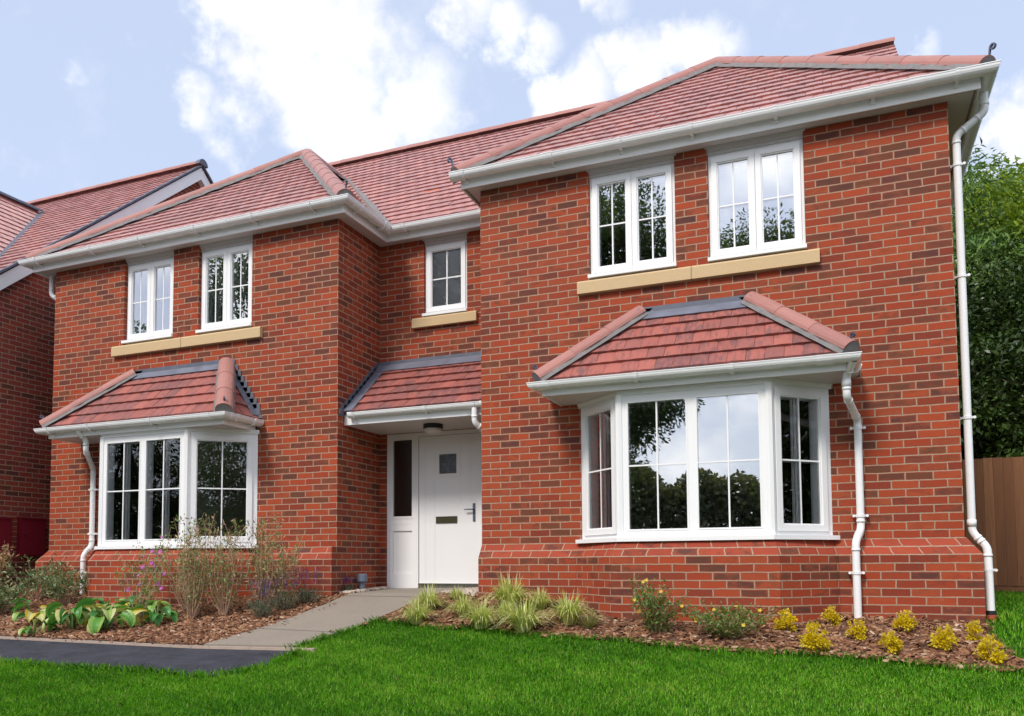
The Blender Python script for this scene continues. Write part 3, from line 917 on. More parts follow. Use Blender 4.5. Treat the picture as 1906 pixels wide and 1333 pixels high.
# --- bay roofs and porch roof
def lead_steps(mb, x_of_z, z0, z1, y, sgn, plane='x', xw=None):
    """stepped flashing up a wall: one tooth for each brick course above the slope line"""
    Q2 = [(x_of_z(z0 - .08), z0 - .08), (x_of_z(z0 - .08) + sgn * .09, z0 - .08), (x_of_z(z1) + sgn * .13, z1), (x_of_z(z1) - sgn * .03, z1)]
    mb.face([Vector((p[0], y + .005, p[1])) if plane == 'x' else Vector((y - .005, p[0], p[1])) for p in Q2])
    k0, k1 = int(math.ceil(z0 / .075)), int(z1 / .075)
    for k in range(k0, k1 + 1):
        za, zb = k * .075 - .055, (k + 1) * .075 - .006
        a, bb = x_of_z(za) , x_of_z(zb) + sgn * .155
        c = x_of_z(zb)
        P2 = [(a - sgn * .03, za - .02), (x_of_z(za) + sgn * .085, za - .004), (x_of_z(zb) + sgn * .165, zb), (c - sgn * .04, zb)]
        if plane == 'x':
            F = [Vector((p[0], y, p[1])) for p in P2]; off = Vector((0, .012, 0))
        else:
            F = [Vector((y, p[0], p[1])) for p in P2]; off = Vector((-.012, 0, 0))
        mb.face(F); mb.face([p + off for p in F][::-1])
        for e in range(4):
            mb.face([F[e], F[(e + 1) % 4], F[(e + 1) % 4] + off, F[e] + off])

def bay_roof(x0, x1, t0, t1, seed, pipes_right):
    fy = -0.60
    path = [(x1, 0.0), (x1, fy), (x0, fy), (x0, 0.0)]
    mb = MB(); mb.sweep(path, rect_prof(-.018, 0, BZ1 - .004, BZ1 + .125)); mb.build('bay_fascia', MT['white'], house)
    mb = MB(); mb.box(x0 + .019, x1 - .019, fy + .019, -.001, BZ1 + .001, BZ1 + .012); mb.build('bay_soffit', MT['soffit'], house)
    ez = BZ1 + .135
    ey = fy - .035; e0, e1 = x0 - .035, x1 + .035
    tz = 2.33
    C, D = Vector((t1, -.015, tz)), Vector((t0, -.015, tz))
    A, B2 = Vector((e0, ey, ez)), Vector((e1, ey, ez))
    mb = MB()
    tile_slope(mb, [A, B2, C, D], gauge=.182, seed=seed, thick=.028, camber=.005)
    tile_slope(mb, [B2, Vector((e1, -.004, ez)), Vector((C.x, -.004, tz))], gauge=.182, seed=seed + 1, thick=.028, camber=.005)
    tile_slope(mb, [Vector((e0, -.004, ez)), A, Vector((D.x, -.004, tz))], gauge=.182, seed=seed + 2, thick=.028, camber=.005)
    r = mb.build('bay_roof', [MT['tile2'], MT['under']], house)
    for (a, bq, s) in ((A, D, 0), (B2, C, 1)):
        capm, mm = MB(), MB()
        capping(capm, mm, a + Vector((0, 0, .006)), bq + (bq - a).normalized() * .02, rad=.102, seg=.42, seed=seed + 5 + s, mw=.114, mh=.018, h0=.014)
        o = capm.build('hip_capping', MT['cap'], r)
        for p in o.data.polygons: p.use_smooth = True
        mm.build('bedding_mortar', MT['mortar'], r)
    hip_iron(r, (e0 + .02, ey + .02, ez + .03), (-1, -1, 0), .12, .020); hip_iron(r, (e1 - .02, ey + .02, ez + .03), (1, -1, 0), .12, .020)
    # lead: cover strip at the top, soakers and stepped teeth at both sides
    lb = MB()
    nrm = (B2 - A).cross(C - A).normalized()
    if nrm.z < 0: nrm = -nrm
    up = (D + (C - D) * .5 - (A + (B2 - A) * .5)); up.normalize()
    q0, q1 = D + nrm * .036, C + nrm * .036
    lb.face([q0 - up * .12 + Vector((-.05, 0, 0)), q1 - up * .12 + Vector((.05, 0, 0)), q1 + Vector((.0, 0, 0)), q0])
    lb.face([q0 - up * .12 + Vector((-.05, 0, 0)), q1 - up * .12 + Vector((.05, 0, 0)), q1 - up * .12 + Vector((.05, 0, 0)) - nrm * .012, q0 - up * .12 + Vector((-.05, 0, 0)) - nrm * .012])
    lb.build('lead_apron', MT['lead'], r)
    lb = MB()
    lb.box(t0 - .02, t1 + .02, -.014, .002, tz - .02, 2.412)
    def xr(z): return e1 + (C.x - e1) * (z - ez) / (tz - ez)
    def xl(z): return e0 + (D.x - e0) * (z - ez) / (tz - ez)
    lead_steps(lb, xr, ez + .10, 2.36, -.014, 1)
    lead_steps(lb, xl, ez + .10, 2.36, -.014, -1)
    lb.build('step_flashing', MT['lead2'], r)
    for xf, sg in ((xr, 1), (xl, -1)):
        lb = MB()
        za, zb = ez + .03, tz + .02
        pa, pb = Vector((xf(za), -.006, za)), Vector((xf(zb), -.006, zb))
        nn = Vector((sg * (tz - ez), 0, abs(e1 - C.x))).normalized()
        K = 5
        for k in range(K):
            a, c = pa + (pb - pa) * (k / K), pa + (pb - pa) * ((k + .98) / K)
            lb.obox(a + nn * .030, c - a, Vector((0, -.115, 0)), nn * .008)
        lb.build('lead_soaker', MT['lead'], r)
    return r
RBX = (-3.71, -0.925); LBX = (-10.56, -7.69)
bay_roof(RBX[0], RBX[1], -2.83, -1.75, 70, True)
bay_roof(LBX[0], LBX[1], -9.66, -8.14, 80, False)
ZB = BZ1 + .112
gutter(house, [(RBX[1], 0.0), (RBX[1], -.60), (RBX[0], -.60), (RBX[0], 0.0)], ZB, out=.064, r=.060, brackets=[(0, .35), (1, .43 - .09), (1, .655)], joints=[(1, .06), (1, .985)], stops=(True, True))
gutter(house, [(LBX[1], 0.0), (LBX[1], -.60), (LBX[0], -.60), (LBX[0], 0.0)], ZB, out=.064, r=.060, brackets=[(0, .25), (0, .80), (1, .36), (1, .72), (1, .965)], joints=[(0, .12), (0, .9), (1, .06)], stops=(True, True))

# porch
PY, PZ = 0.17, BZ1 + .012
mb = MB(); mb.box(XL + .002, -W - .002, PY - .018, PY, PZ - .004, PZ + .12); mb.build('porch_fascia', MT['white'], house)
mb = MB(); mb.box(XL + .002, -W - .002, PY + .001, 1.008, PZ, PZ + .012); mb.build('porch_soffit', MT['soffit'], house)
mb = MB()
A, B2 = Vector((XL + .004, PY - .05, PZ + .135)), Vector((-W - .004, PY - .05, PZ + .135))
C, D = Vector((-W - .004, .995, 2.345)), Vector((XL + .004, .995, 2.345))
tile_slope(mb, [A, B2, C, D], gauge=.185, seed=90, thick=.028, camber=.005)
pr = mb.build('porch_roof', [MT['tile2'], MT['under']], house)
nrm = (B2 - A).cross(C - A).normalized(); up = (D - A).normalized()
lb = MB()
lb.obox(D + nrm * .032 - up * .17, C - D, up * .17, nrm * .008)
for k in range(6):
    s0 = (D - A).length * k / 6; s1 = (D - A).length * (k + .97) / 6
    lb.obox(A + up * s0 + nrm * (.030 - .001 * k), Vector((.135, 0, 0)), up * (s1 - s0), nrm * .007)
lb.build('lead_apron', MT['lead'], pr)
lb = MB()
lb.box(XL + .016, -W - .001, .994, 1.008, 2.33, 2.425)
def yz(z): return A.y + (D.y - A.y) * (z - A.z) / (D.z - A.z)
lead_steps(lb, yz, A.z + .04, 2.34, XL + .014, -1, 'y')
lb.build('step_flashing', MT['lead2'], pr)
gutter(house, [(-W - .001, PY), (XL + .10, PY)], PZ + .122, out=.058, r=.052, brackets=[(0, .42), (0, .965)], joints=[(0, .10)], stops=(True, True))

# --- rainwater pipes
downpipe(house, [(-.865, -.655, 1.53), (-.925, -.50, 1.42), (-.925, -.50, 1.24), (-.835, -.062, 1.10), (-.835, -.062, .09), (-.885, -.175, -.03), (-.885, -.175, -.735)],
         clips=[(-.835, -.062, 1.02), (-.835, -.062, .21), (-.885, -.175, -.31)], collars=[(-.925, -.5, 1.36)])
PX = .075
downpipe(house, [(.305, .10, 4.07), (.305, .10, 3.86), (PX, .13, 3.70), (PX, .13, .05), (.185, .10, -.09), (.185, .06, -.655)],
         clips=[(PX, .13, 3.42), (PX, .13, 2.38), (PX, .13, 1.08), (.185, .09, -.29)], collars=[(PX, .13, .13)], clipdir=(.96, -.28, 0))
b_ = MB(); b_.tube([(.185, .06, -.68), (.185, .06, -.83)], .047, 16); b_.build('drain_collar', MT['clay'], house)
downpipe(house, [(-10.0, -.655, 1.53), (-10.0, -.50, 1.42), (-10.0, -.50, 1.28), (-10.345, -.062, 1.10), (-10.345, -.062, .06), (-10.365, -.175, -.07), (-10.365, -.175, -.80)],
         clips=[(-10.345, -.062, .82), (-10.345, -.062, .22), (-10.365, -.175, -.30)])
downpipe(house, [(-4.76, PY - .058, PZ + .08), (-4.76, PY - .058, PZ - .10), (-4.655, PY + .08, PZ - .2), (-4.655, PY + .5, PZ - .24)], foot=False)
downpipe(house, [(-11.42, .10, 4.07), (-11.42, .10, 3.70), (-11.28, .15, 3.60), (-11.28, .15, -.5)], foot=True)

# --- entrance: sidelight, door, lamp
FYD = 1.05
pn = Panel((-6.41, FYD), (-5.03, FYD))
holder = bpy.data.objects.new('front_door', bpy.data.meshes.new('front_door')); COL.objects.link(holder); attach(holder, house)
f = MB()
X = lambda x: x + 6.41
zb, zt = -.535, 1.47
pn.bar(f, 0, .055, zb, zt, -.07, 0); pn.bar(f, X(-6.02), X(-5.955), zb, zt, -.07, .004); pn.bar(f, X(-5.11), X(-5.03), zb, zt, -.07, 0)
pn.bar(f, .055, X(-6.02), zt - .05, zt, -.07, 0); pn.bar(f, X(-5.955), X(-5.11), zt - .05, zt, -.07, 0)
# panelled lower half of the sidelight
pn.bar(f, .055, X(-6.02), .30, .372, -.06, -.008); pn.bar(f, .055, X(-6.02), .215, .30, -.06, -.010)
pn.bar(f, .055, X(-6.02), zb, -.33, -.06, -.010)
pn.bar(f, .055, .085, -.33, .215, -.06, -.010); pn.bar(f, X(-6.05), X(-6.02), -.33, .215, -.06, -.010)
pn.bar(f, .085, X(-6.05), -.33, .215, -.06, -.028)
pn.ring(f, .055, X(-6.02), .372, zt - .05, .03, -.05, -.004)
# leaf
l0, l1, lz0, lz1 = X(-5.95), X(-5.115), -.455, zt - .055
gx0, gx1, gz0, gz1 = X(-5.665), X(-5.42), .925, 1.178
for a in ((l0, gx0, lz0, lz1), (gx1, l1, lz0, lz1), (gx0, gx1, lz0, gz0), (gx0, gx1, gz1, lz1)):
    pn.bar(f, *a, -.06, -.016)
pn.ring(f, gx0 - .045, gx1 + .045, gz0 - .045, gz1 + .045, .047, -.05, -.008)
tmp = f.build('tmp', MT['white']); holder.data = tmp.data; holder.data.name = 'front_door'; bpy.data.objects.remove(tmp)
g = MB()
for k, x in enumerate((-5.87, -5.735, -5.375, -5.245)):
    for dx in (0, .012):
        pn.bar(g, X(x) + dx, X(x) + dx + .004, .56 if k > 1 else -.4, lz1 - .06, -.0165, -.0135)
g.build('door_bead', MT['white'], holder)
g = MB(); pn.bar(g, gx0, gx1, gz0, gz1, -.040, -.026); g.build('pane', MT['obsc'], holder)
g = MB(); c = (gx0 + gx1) / 2; cz = (gz0 + gz1) / 2
pn.bar(g, c - .004, c + .004, gz0, gz1, -.026, -.022)
for s in (-.062, .062):
    pn.bar(g, gx0, gx1, cz + s * .15 - .002, cz + s * .15 + .002, -.0265, -.023)
def diag(a, b2):
    a, b2 = Vector(a), Vector(b2)
    A3 = pn.o + pn.d * a.x + Vector((0, 0, a.y)) - pn.n * .026; dd = pn.d * (b2.x - a.x) + Vector((0, 0, b2.y - a.y))
    w3 = dd.normalized().cross(pn.n) * .006
    g.obox(A3 - w3 / 2, dd, w3, pn.n * .005)
for q in range(4):
    an = [(c, cz + .07), (c + .05, cz), (c, cz - .07), (c - .05, cz)]
    diag(an[q], an[(q + 1) % 4])
g.build('leaded_bar', MT['lead'], holder)
g = MB(); pn.bar(g, .082, X(-6.045), .40, zt - .078, -.040, -.026); g.build('sidelight_pane', MT['obsc'], holder)
g = MB(); pn.ring(g, X(-5.708), X(-5.415), .302, .386, .010, -.017, -.004); pn.bar(g, X(-5.70), X(-5.423), .310, .378, -.017, -.009); g.build('letterbox', MT['brass'], holder)
g = MB(); pn.bar(g, X(-5.200), X(-5.168), .315, .540, -.017, -.006)
hp = pn.o + pn.d * X(-5.184) + pn.n * .035 + Vector((0, 0, .462))
g.tube([hp - pn.n * .045, hp], .009, 8); g.tube([hp, hp - pn.d * .06 + Vector((0, 0, .004)), hp - pn.d * .115], [.010, .009, .007], 8)
g.build('handle', MT['iron'], holder)
g = MB(); pn.bar(g, l0, l1, -.535, -.505, -.07, .03); pn.bar(g, l0, l1, -.505, -.478, -.07, .012); pn.bar(g, l0, l1, -.478, -.458, -.07, .020)
g.build('threshold', MT['chrome'], holder)
# porch lamp on the soffit
lx, ly = -5.50, .56
g = MB(); g.tube([(lx, ly, PZ), (lx, ly, PZ - .055)], .12, 24); lamp = g.build('porch_lamp', MT['black'], house)
g = MB(); g.tube([(lx, ly, PZ - .055), (lx, ly, PZ - .085), (lx, ly, PZ - .105)], [.108, .105, .08], 24); g.build('diffuser', MT['lamp'], lamp)

# --- rooms seen through the glass
def room(x0, x1, y0, y1, z0, z1, front=False):
    mb = MB()
    P = lambda x, y, z: (x, y, z)
    mb.face([P(x0, y1, z0), P(x1, y1, z0), P(x1, y1, z1), P(x0, y1, z1)])
    mb.face([P(x0, y0, z0), P(x0, y1, z0), P(x0, y1, z1), P(x0, y0, z1)])
    mb.face([P(x1, y0, z0), P(x1, y1, z0), P(x1, y1, z1), P(x1, y0, z1)])
    mb.face([P(x0, y0, z1), P(x1, y0, z1), P(x1, y1, z1), P(x0, y1, z1)])
    mb.face([P(x0, y0, z0), P(x1, y0, z0), P(x1, y1, z0), P(x0, y1, z0)], None, 1)
    o = mb.build('room', [MT['room'], MT['carpet']], house)
    return o
def inner_wall(B, x0, x1, y, z0, z1):
    """plastered inside of the front wall, open at the bay"""
    mb = MB()
    for a, c in ((x0, B['wl'] + .06), (B['wr'] - .06, x1)):
        if c - a > .08: mb.box(a, c, y - .09, y, z0, z1)
    mb.face([(max(x0, B['wl'] + .03), y + .01, z0), (max(x0, B['wl'] + .03), .03, z0), (max(x0, B['wl'] + .03), .03, z1), (max(x0, B['wl'] + .03), y + .01, z1)])
    mb.face([(min(x1, B['wr'] - .03), y + .01, z0), (min(x1, B['wr'] - .03), .03, z0), (min(x1, B['wr'] - .03), .03, z1), (min(x1, B['wr'] - .03), y + .01, z1)])
    mb.box(B['wl'] + .06, B['wr'] - .06, y - .09, y, BZ1 - .06, z1)
    d = -B['d']
    # floor and ceiling of the bay
    for zz, e in ((-.54, 0), (BZ1 - .05, 0)):
        mb.face([(B['wl'] + .05, y, zz), (B['wr'] - .05, y, zz), (B['fr'] - .03, d + .08, zz), (B['fl'] + .03, d + .08, zz)])
    for p, q in (((B['wl'] + .06, y), (B['fl'] + .02, d + .09)), ((B['fl'] + .02, d + .09), (B['fr'] - .02, d + .09)), ((B['fr'] - .02, d + .09), (B['wr'] - .06, y))):
        mb.face([(*p, -.55), (*q, -.55), (*q, -.01), (*p, -.01)])
    mb.build('inner_wall', MT['room'], house)
room(-4.45, -1.115, .20, 4.6, -.55, 1.85); inner_wall(BAYR, -4.45, -1.115, .20, -.55, 1.85)
room(-10.22, -6.65, .20, 4.2, -.55, 1.85); inner_wall(BAYL, -10.22, -6.65, .20, -.55, 1.85)
room(-4.45, -.12, .12, 4.6, 2.05, 4.35); room(-11.05, -6.65, .14, 4.2, 2.05, 4.35)
room(-6.45, -4.70, 1.13, 4.0, 2.05, 4.35); room(-6.45, -4.70, 1.13, 5.0, -.55, 1.85)
g = MB(); g.box(-4.44, -4.40, 1.6, 2.45, -.54, 1.42); g.build('inner_door', MT['white'], house)
g = MB(); g.box(-3.05, -2.2, 4.54, 4.59, -.54, 1.42); dd_ = g.build('inner_door', MT['white'], house)
g = MB(); g.box(-2.33, -2.29, 4.515, 4.54, .36, .56); g.tube([(-2.31, 4.53, .47), (-2.31, 4.48, .47), (-2.43, 4.48, .47)], .012, 8); g.build('handle', MT['iron'], dd_)

# ------------------------------------------------------------------ the neighbouring house
nb = empty('brick_house', (-15.0, 3.5, -0.6))
tag(nb, 'neighbouring brick house with a white bargeboard gable at the left edge', 'house')
NX = -12.28
NT = 0.8333
nay, naz = 3.97, 7.47
mb = MB()
nf, nbk = -1.6, 2 * nay + 1.6
def nz(y): return naz - abs(y - nay) * NT - .16
pts = [(nf, -1.3), (nbk, -1.3), (nbk, nz(nbk)), (nay, nz(nay)), (nf, nz(nf))]
mb.face([(NX, y, z) for y, z in pts], pts)
wall_panel(mb, (-19, nf), (1, 0), 19 + NX, -1.3, nz(nf))
mb.build('wall', MT['nbrick'], nb)
VX = NX + .13
mb = MB()
tile_slope(mb, [(-21, nf - .3, naz - (nay - nf + .3) * NT), (VX, nf - .3, naz - (nay - nf + .3) * NT), (VX, nay, naz), (-21, nay, naz)], gauge=.20, seed=101)
tile_slope(mb, [(VX, nbk + .3, naz - (nay - nf + .3) * NT), (-21, nbk + .3, naz - (nay - nf + .3) * NT), (-21, nay, naz), (VX, nay, naz)], gauge=.20, seed=102)
nr = mb.build('roof', [MT['tile'], MT['under']], nb)
cm = MB(); capping(cm, None, (-21, nay, naz), (VX, nay, naz), seed=103, h0=.03)
o = cm.build('ridge_capping', MT['cap'], nr)
for p in o.data.polygons: p.use_smooth = True
mb = MB()
for sg in (-1, 1):
    e = nay + sg * (nay - nf + .3)
    ze = naz - (nay - nf + .3) * NT
    a, c = Vector((VX - .035, nay, naz - .012)), Vector((VX - .035, e, ze - .012))
    dn = Vector((0, 0, -.235))
    F = [a, c, c + dn, a + dn]
    off = Vector((.022, 0, 0))
    mb.face(F); mb.face([q + off for q in F][::-1])
    for k in range(4):
        mb.face([F[k], F[(k + 1) % 4], F[(k + 1) % 4] + off, F[k] + off])
    mb.obox(a + dn + Vector((-.10, 0, .01)), c - a, Vector((.10, 0, 0)), Vector((0, 0, .01)))
mb.build('bargeboard', MT['white'], nb)
mb = MB()
for sg in (-1, 1):
    e = nay + sg * (nay - nf + .3)
    ze = naz - (nay - nf + .3) * NT
    a, c = Vector((VX - .055, nay, naz + .018)), Vector((VX - .055, e, ze + .018))
    dd = c - a
    n = int(dd.length / .18)
    for k in range(n):
        q = a + dd * (k / n)
        mb.obox(q, dd * (.97 / n), Vector((.085, 0, 0)), Vector((0, 0, .035 + .006 * (k % 2))))
mb.build('verge_capping', MT['lead2'], nr)
mb = MB()
n = 14
pr_ = [(nay + .12 * math.cos(PI * k / n), naz + .02 + .12 * math.sin(PI * k / n)) for k in range(n + 1)]
A1 = [Vector((VX - .05, y, z)) for y, z in pr_]; A2 = [Vector((VX + .045, y, z)) for y, z in pr_]
mb.face(A2)
for k in range(n): mb.face([A1[k], A1[k + 1], A2[k + 1], A2[k]])
mb.build('ridge_end', MT['lead2'], nr)
# front wing running towards the street
wrx, wrz = -15.39, 6.735
mb = MB()
ws = (6.725 - 4.785) / (15.39 - 13.392)
ex = -12.95
tile_slope(mb, [(ex, -2.0, wrz - (ex - wrx) * ws), (ex, .238, wrz - (ex - wrx) * ws), (wrx, 3.08, wrz), (wrx, -2.0, wrz)], gauge=.20, seed=104)
tile_slope(mb, [(wrx - 2.4, 3.08, wrz - 2.4 * ws), (wrx - 2.4, -2.0, wrz - 2.4 * ws), (wrx, -2.0, wrz), (wrx, 3.08, wrz)], gauge=.20, seed=105)
wr = mb.build('roof', [MT['tile'], MT['under']], nb)
cm = MB(); capping(cm, None, (wrx, -2.0, wrz), (wrx, 3.08, wrz), rad=.09, seed=106, h0=.02)
cm.build('ridge_capping', MT['lead2'], wr)
mb = MB()
va, vb = Vector((wrx, 3.08, wrz + .03)), Vector((ex, .25, wrz - (ex - wrx) * ws + .03))
mb.obox(va - Vector((.02, 0, 0)), vb - va, Vector((.16, .10, 0)), Vector((0, 0, .02)))
mb.build('lead_valley', MT['lead2'], wr)
mb = MB(); wall_panel(mb, (-13.2, -1.8), (0, 1), .2, -1.3, 4.4); wall_panel(mb, (-17.6, -1.8), (1, 0), 4.4, -1.3, 4.4)
mb.build('wall', MT['nbrick'], nb)
for (y0, y1, z0, z1) in ((.325, .735, -.06, .505), (-.24, .165, -.07, .492)):
    mb = MB()
    mb.box(NX + .001, NX + .10, y0, y1, z0, z1)
    mb.obox((NX + .001, y0 - .012, z1), (.125, 0, -.018), (0, y1 - y0 + .024, 0), (0, 0, .022))
    mb.box(NX + .10, NX + .108, y0 + .02, y1 - .02, z0 + .02, z1 - .03)
    b_ = mb.build('meter_box', MT['meter'], nb)
    mb = MB(); mb.tube([(NX + .108, y0 + .06, z0 + .3), (NX + .118, y0 + .06, z0 + .3)], .016, 10); mb.build('lock', MT['black'], b_)

# ------------------------------------------------------------------ ground, paths, beds
def poly_sheet(name, poly, mat, dz, step=0.12, kind='structure', rough=0.0, skirt=0.0, parent=None):
    """a sheet following the ground inside a plan polygon"""
    P = [Vector(p) for p in poly]
    B = []
    for k in range(len(P)):
        a, c = P[k], P[(k + 1) % len(P)]
        n = max(1, int((c - a).length / step))
        B += [a + (c - a) * (q / n) for q in range(n)]
    nB = len(B)
    xs = [p.x for p in P]; ys = [p.y for p in P]
    pv = np.array([(p.x, p.y) for p in P])
    gx, gy = np.meshgrid(np.arange(min(xs), max(xs), step), np.arange(min(ys), max(ys), step))
    q = np.stack([gx.ravel(), gy.ravel()], 1)
    q = q[inside(q, pv)]
    q = q[edge_dist(q, pv) > step * .45]
    V2 = B + [Vector(p) for p in q.tolist()]
    vo, eo, fo, *_ = delaunay_2d_cdt(V2, [(k, (k + 1) % nB) for k in range(nB)], [], 1, 1e-5)
    xy = np.array([(p.x, p.y) for p in vo])
    z = G(xy[:, 0], xy[:, 1]) + dz
    if rough:
        ed = np.clip(edge_dist(xy, pv) / .15, 0, 1)
        z = z + (RNG.random(len(z)) - .4) * rough * ed
    mb = MB()
    mb.v = [(*a, b) for a, b in zip(xy.tolist(), z.tolist())]
    mb.r = [0.5] * len(mb.v)
    for f in fo:
        a, b, c = [xy[i] for i in f[:3]]
        if (b[0] - a[0]) * (c[1] - a[1]) - (b[1] - a[1]) * (c[0] - a[0]) < 0: f = f[::-1]
        mb.f.append(tuple(f)); mb.uv.append([tuple(xy[i]) for i in f]); mb.mi.append(0)
    if skirt:
        for k in range(nB):
            a, c = B[k], B[(k + 1) % nB]
            za, zc = G(a.x, a.y) + dz, G(c.x, c.y) + dz
            mb.face([(a.x, a.y, za), (a.x, a.y, za - skirt), (c.x, c.y, zc - skirt), (c.x, c.y, zc)])
    o = mb.build(name, mat, parent)
    if kind: o['kind'] = kind
    return o

def inside(q, poly):
    x, y = q[:, 0], q[:, 1]
    r = np.zeros(len(q), bool)
    n = len(poly)
    for k in range(n):
        x0, y0 = poly[k]; x1, y1 = poly[(k + 1) % n]
        c = (y0 > y) != (y1 > y)
        with np.errstate(divide='ignore', invalid='ignore'):
            t = (x1 - x0) * (y - y0) / (y1 - y0) + x0
        r ^= c & (x < t)
    return r

def edge_dist(q, poly):
    d = np.full(len(q), 1e9)
    n = len(poly)
    for k in range(n):
        a = np.array(poly[k]); b = np.array(poly[(k + 1) % n])
        ab = b - a
        t = np.clip(((q - a) @ ab) / max(1e-12, ab @ ab), 0, 1)
        d = np.minimum(d, np.linalg.norm(q - (a + t[:, None] * ab), axis=1))
    return d

PATH = [(-6.47, -2.27), (-6.44, -1.3), (-6.33, -0.45), (-6.34, 0.4), (-6.36, 1.04), (-5.02, 1.04), (-5.03, .35), (-5.14, -.09), (-5.26, -.5), (-5.34, -1.06), (-5.40, -1.5), (-5.44, -1.9), (-5.48, -2.27)]
LEDGE = [(-5.34, -1.06), (-5.20, -1.12), (-4.91, -1.17), (-4.51, -1.33), (-4.26, -1.22), (-3.92, -1.27), (-3.54, -1.32), (-3.15, -1.29), (-2.77, -1.29), (-2.38, -1.38), (-2.11, -1.42), (-1.69, -1.39), (-1.29, -1.31), (-.91, -1.31), (-.54, -1.38), (-.19, -1.42), (.15, -1.40), (.27, -1.30), (.19, -1.02), (.13, -.6), (.16, -.07)]
BEDR = [(-4.63, -.05), (-5.02, .33), (-5.14, -.09), (-5.26, -.5)] + LEDGE + [(.10, -.05)]
BEDL = [(-14, -2.28), (-6.47, -2.25), (-6.44, -1.3), (-6.33, -0.45), (-6.34, 0.4), (-6.36, 1.0), (-6.49, 1.0), (-6.49, -.05), (-11.25, -.05), (-11.25, 1.0), (-12.25, 1.0), (-12.25, -1.55), (-14, -1.6)]
TAR = [(-16, -2.32), (-5.34, -2.32), (-5.30, -2.55), (-5.28, -2.87), (-5.33, -3.15), (-5.5, -3.31), (-5.77, -3.33), (-6.36, -3.22), (-7.2, -3.26), (-7.9, -3.22), (-10, -3.2), (-16, -3.2)]

# one big sheet to the horizon, fine near the house
gx = np.concatenate([-np.geomspace(400, 21, 12), np.arange(-20, 12.01, .4), np.geomspace(13, 400, 12)])
gy = np.concatenate([-np.geomspace(400, 21, 12), np.arange(-20, 14.01, .4), np.geomspace(15, 400, 12)])
XX, YY = np.meshgrid(gx, gy)
ZZ = G(XX, YY)
ZZ = np.where((YY < -34), -1.3 - (YY + 34) * -0.002, ZZ)
V = np.stack([XX.ravel(), YY.ravel(), ZZ.ravel()], 1)
nx, ny = len(gx), len(gy)
ii, jj = np.meshgrid(np.arange(nx - 1), np.arange(ny - 1))
b0 = (jj * nx + ii).ravel()
F = np.stack([b0, b0 + 1, b0 + nx + 1, b0 + nx], 1)
gr = np_obj('ground', V, F, MT['lawn']); gr['kind'] = 'structure'

poly_sheet('mulch_bed', BEDL, MT['bark'], .030, rough=.03)
poly_sheet('mulch_bed', BEDR, MT['bark'], .030, rough=.03)
poly_sheet('tarmac', TAR, MT['tarmac'], .016)
poly_sheet('path', PATH, MT['flag'], .045, skirt=.08)
MT['bounce'] = mat_plain('pale_bounce', (0.36, 0.335, 0.31), 0.9, 0.15, 1.5, fine=.1)
poly_sheet('road', [(-60, -26), (60, -26), (60, -16), (-60, -16)], MT['tarmac'], .02, step=2.0)
poly_sheet('bounce_sheet', [(-30, -15.9), (30, -15.9), (30, -6.6), (-30, -6.6)], MT['bounce'], .03, step=1.0)  # unseen pale ground, added to bounce light up under gutters and soffits
# joint lines across the path are sawn grooves filled with dark grit
mb = MB()
for (a, c) in (((-6.44, -1.52), (-5.41, -1.66)), ((-6.335, -.1), (-5.15, -.2))):
    a, c = Vector(a), Vector(c); n = 12
    for k in range(n):
        p, q = a + (c - a) * (k / n), a + (c - a) * ((k + 1) / n)
        mb.face([(p.x, p.y - .007, G(p.x, p.y) + .049), (q.x, q.y - .007, G(q.x, q.y) + .049), (q.x, q.y + .007, G(q.x, q.y) + .049), (p.x, p.y + .007, G(p.x, p.y) + .049)])
o = mb.build('path_joint', MT['mortar']); o['kind'] = 'structure'
# timber-coloured edging between bed and tarmac
mb = MB()
x = -14.0
while x < -5.25:
    x2 = min(x + .45, -5.22)
    za, zb = G(x, -2.3) , G(x2, -2.3)
    mb.obox((x, -2.335, za - .06), (x2 - x - .003, 0, zb - za), (0, .045, 0), (0, 0, .095))
    x = x2
o = mb.build('kerb', MT['kerb']); o['kind'] = 'structure'

def scatter(polys, n, holes=(), bbox=None):
    P = np.array(polys)
    lo, hi = P.min(0), P.max(0)
    q = lo + RNG.random((n, 2)) * (hi - lo)
    q = q[inside(q, P)]
    for h in holes:
        q = q[~inside(q, np.array(h))]
    return q

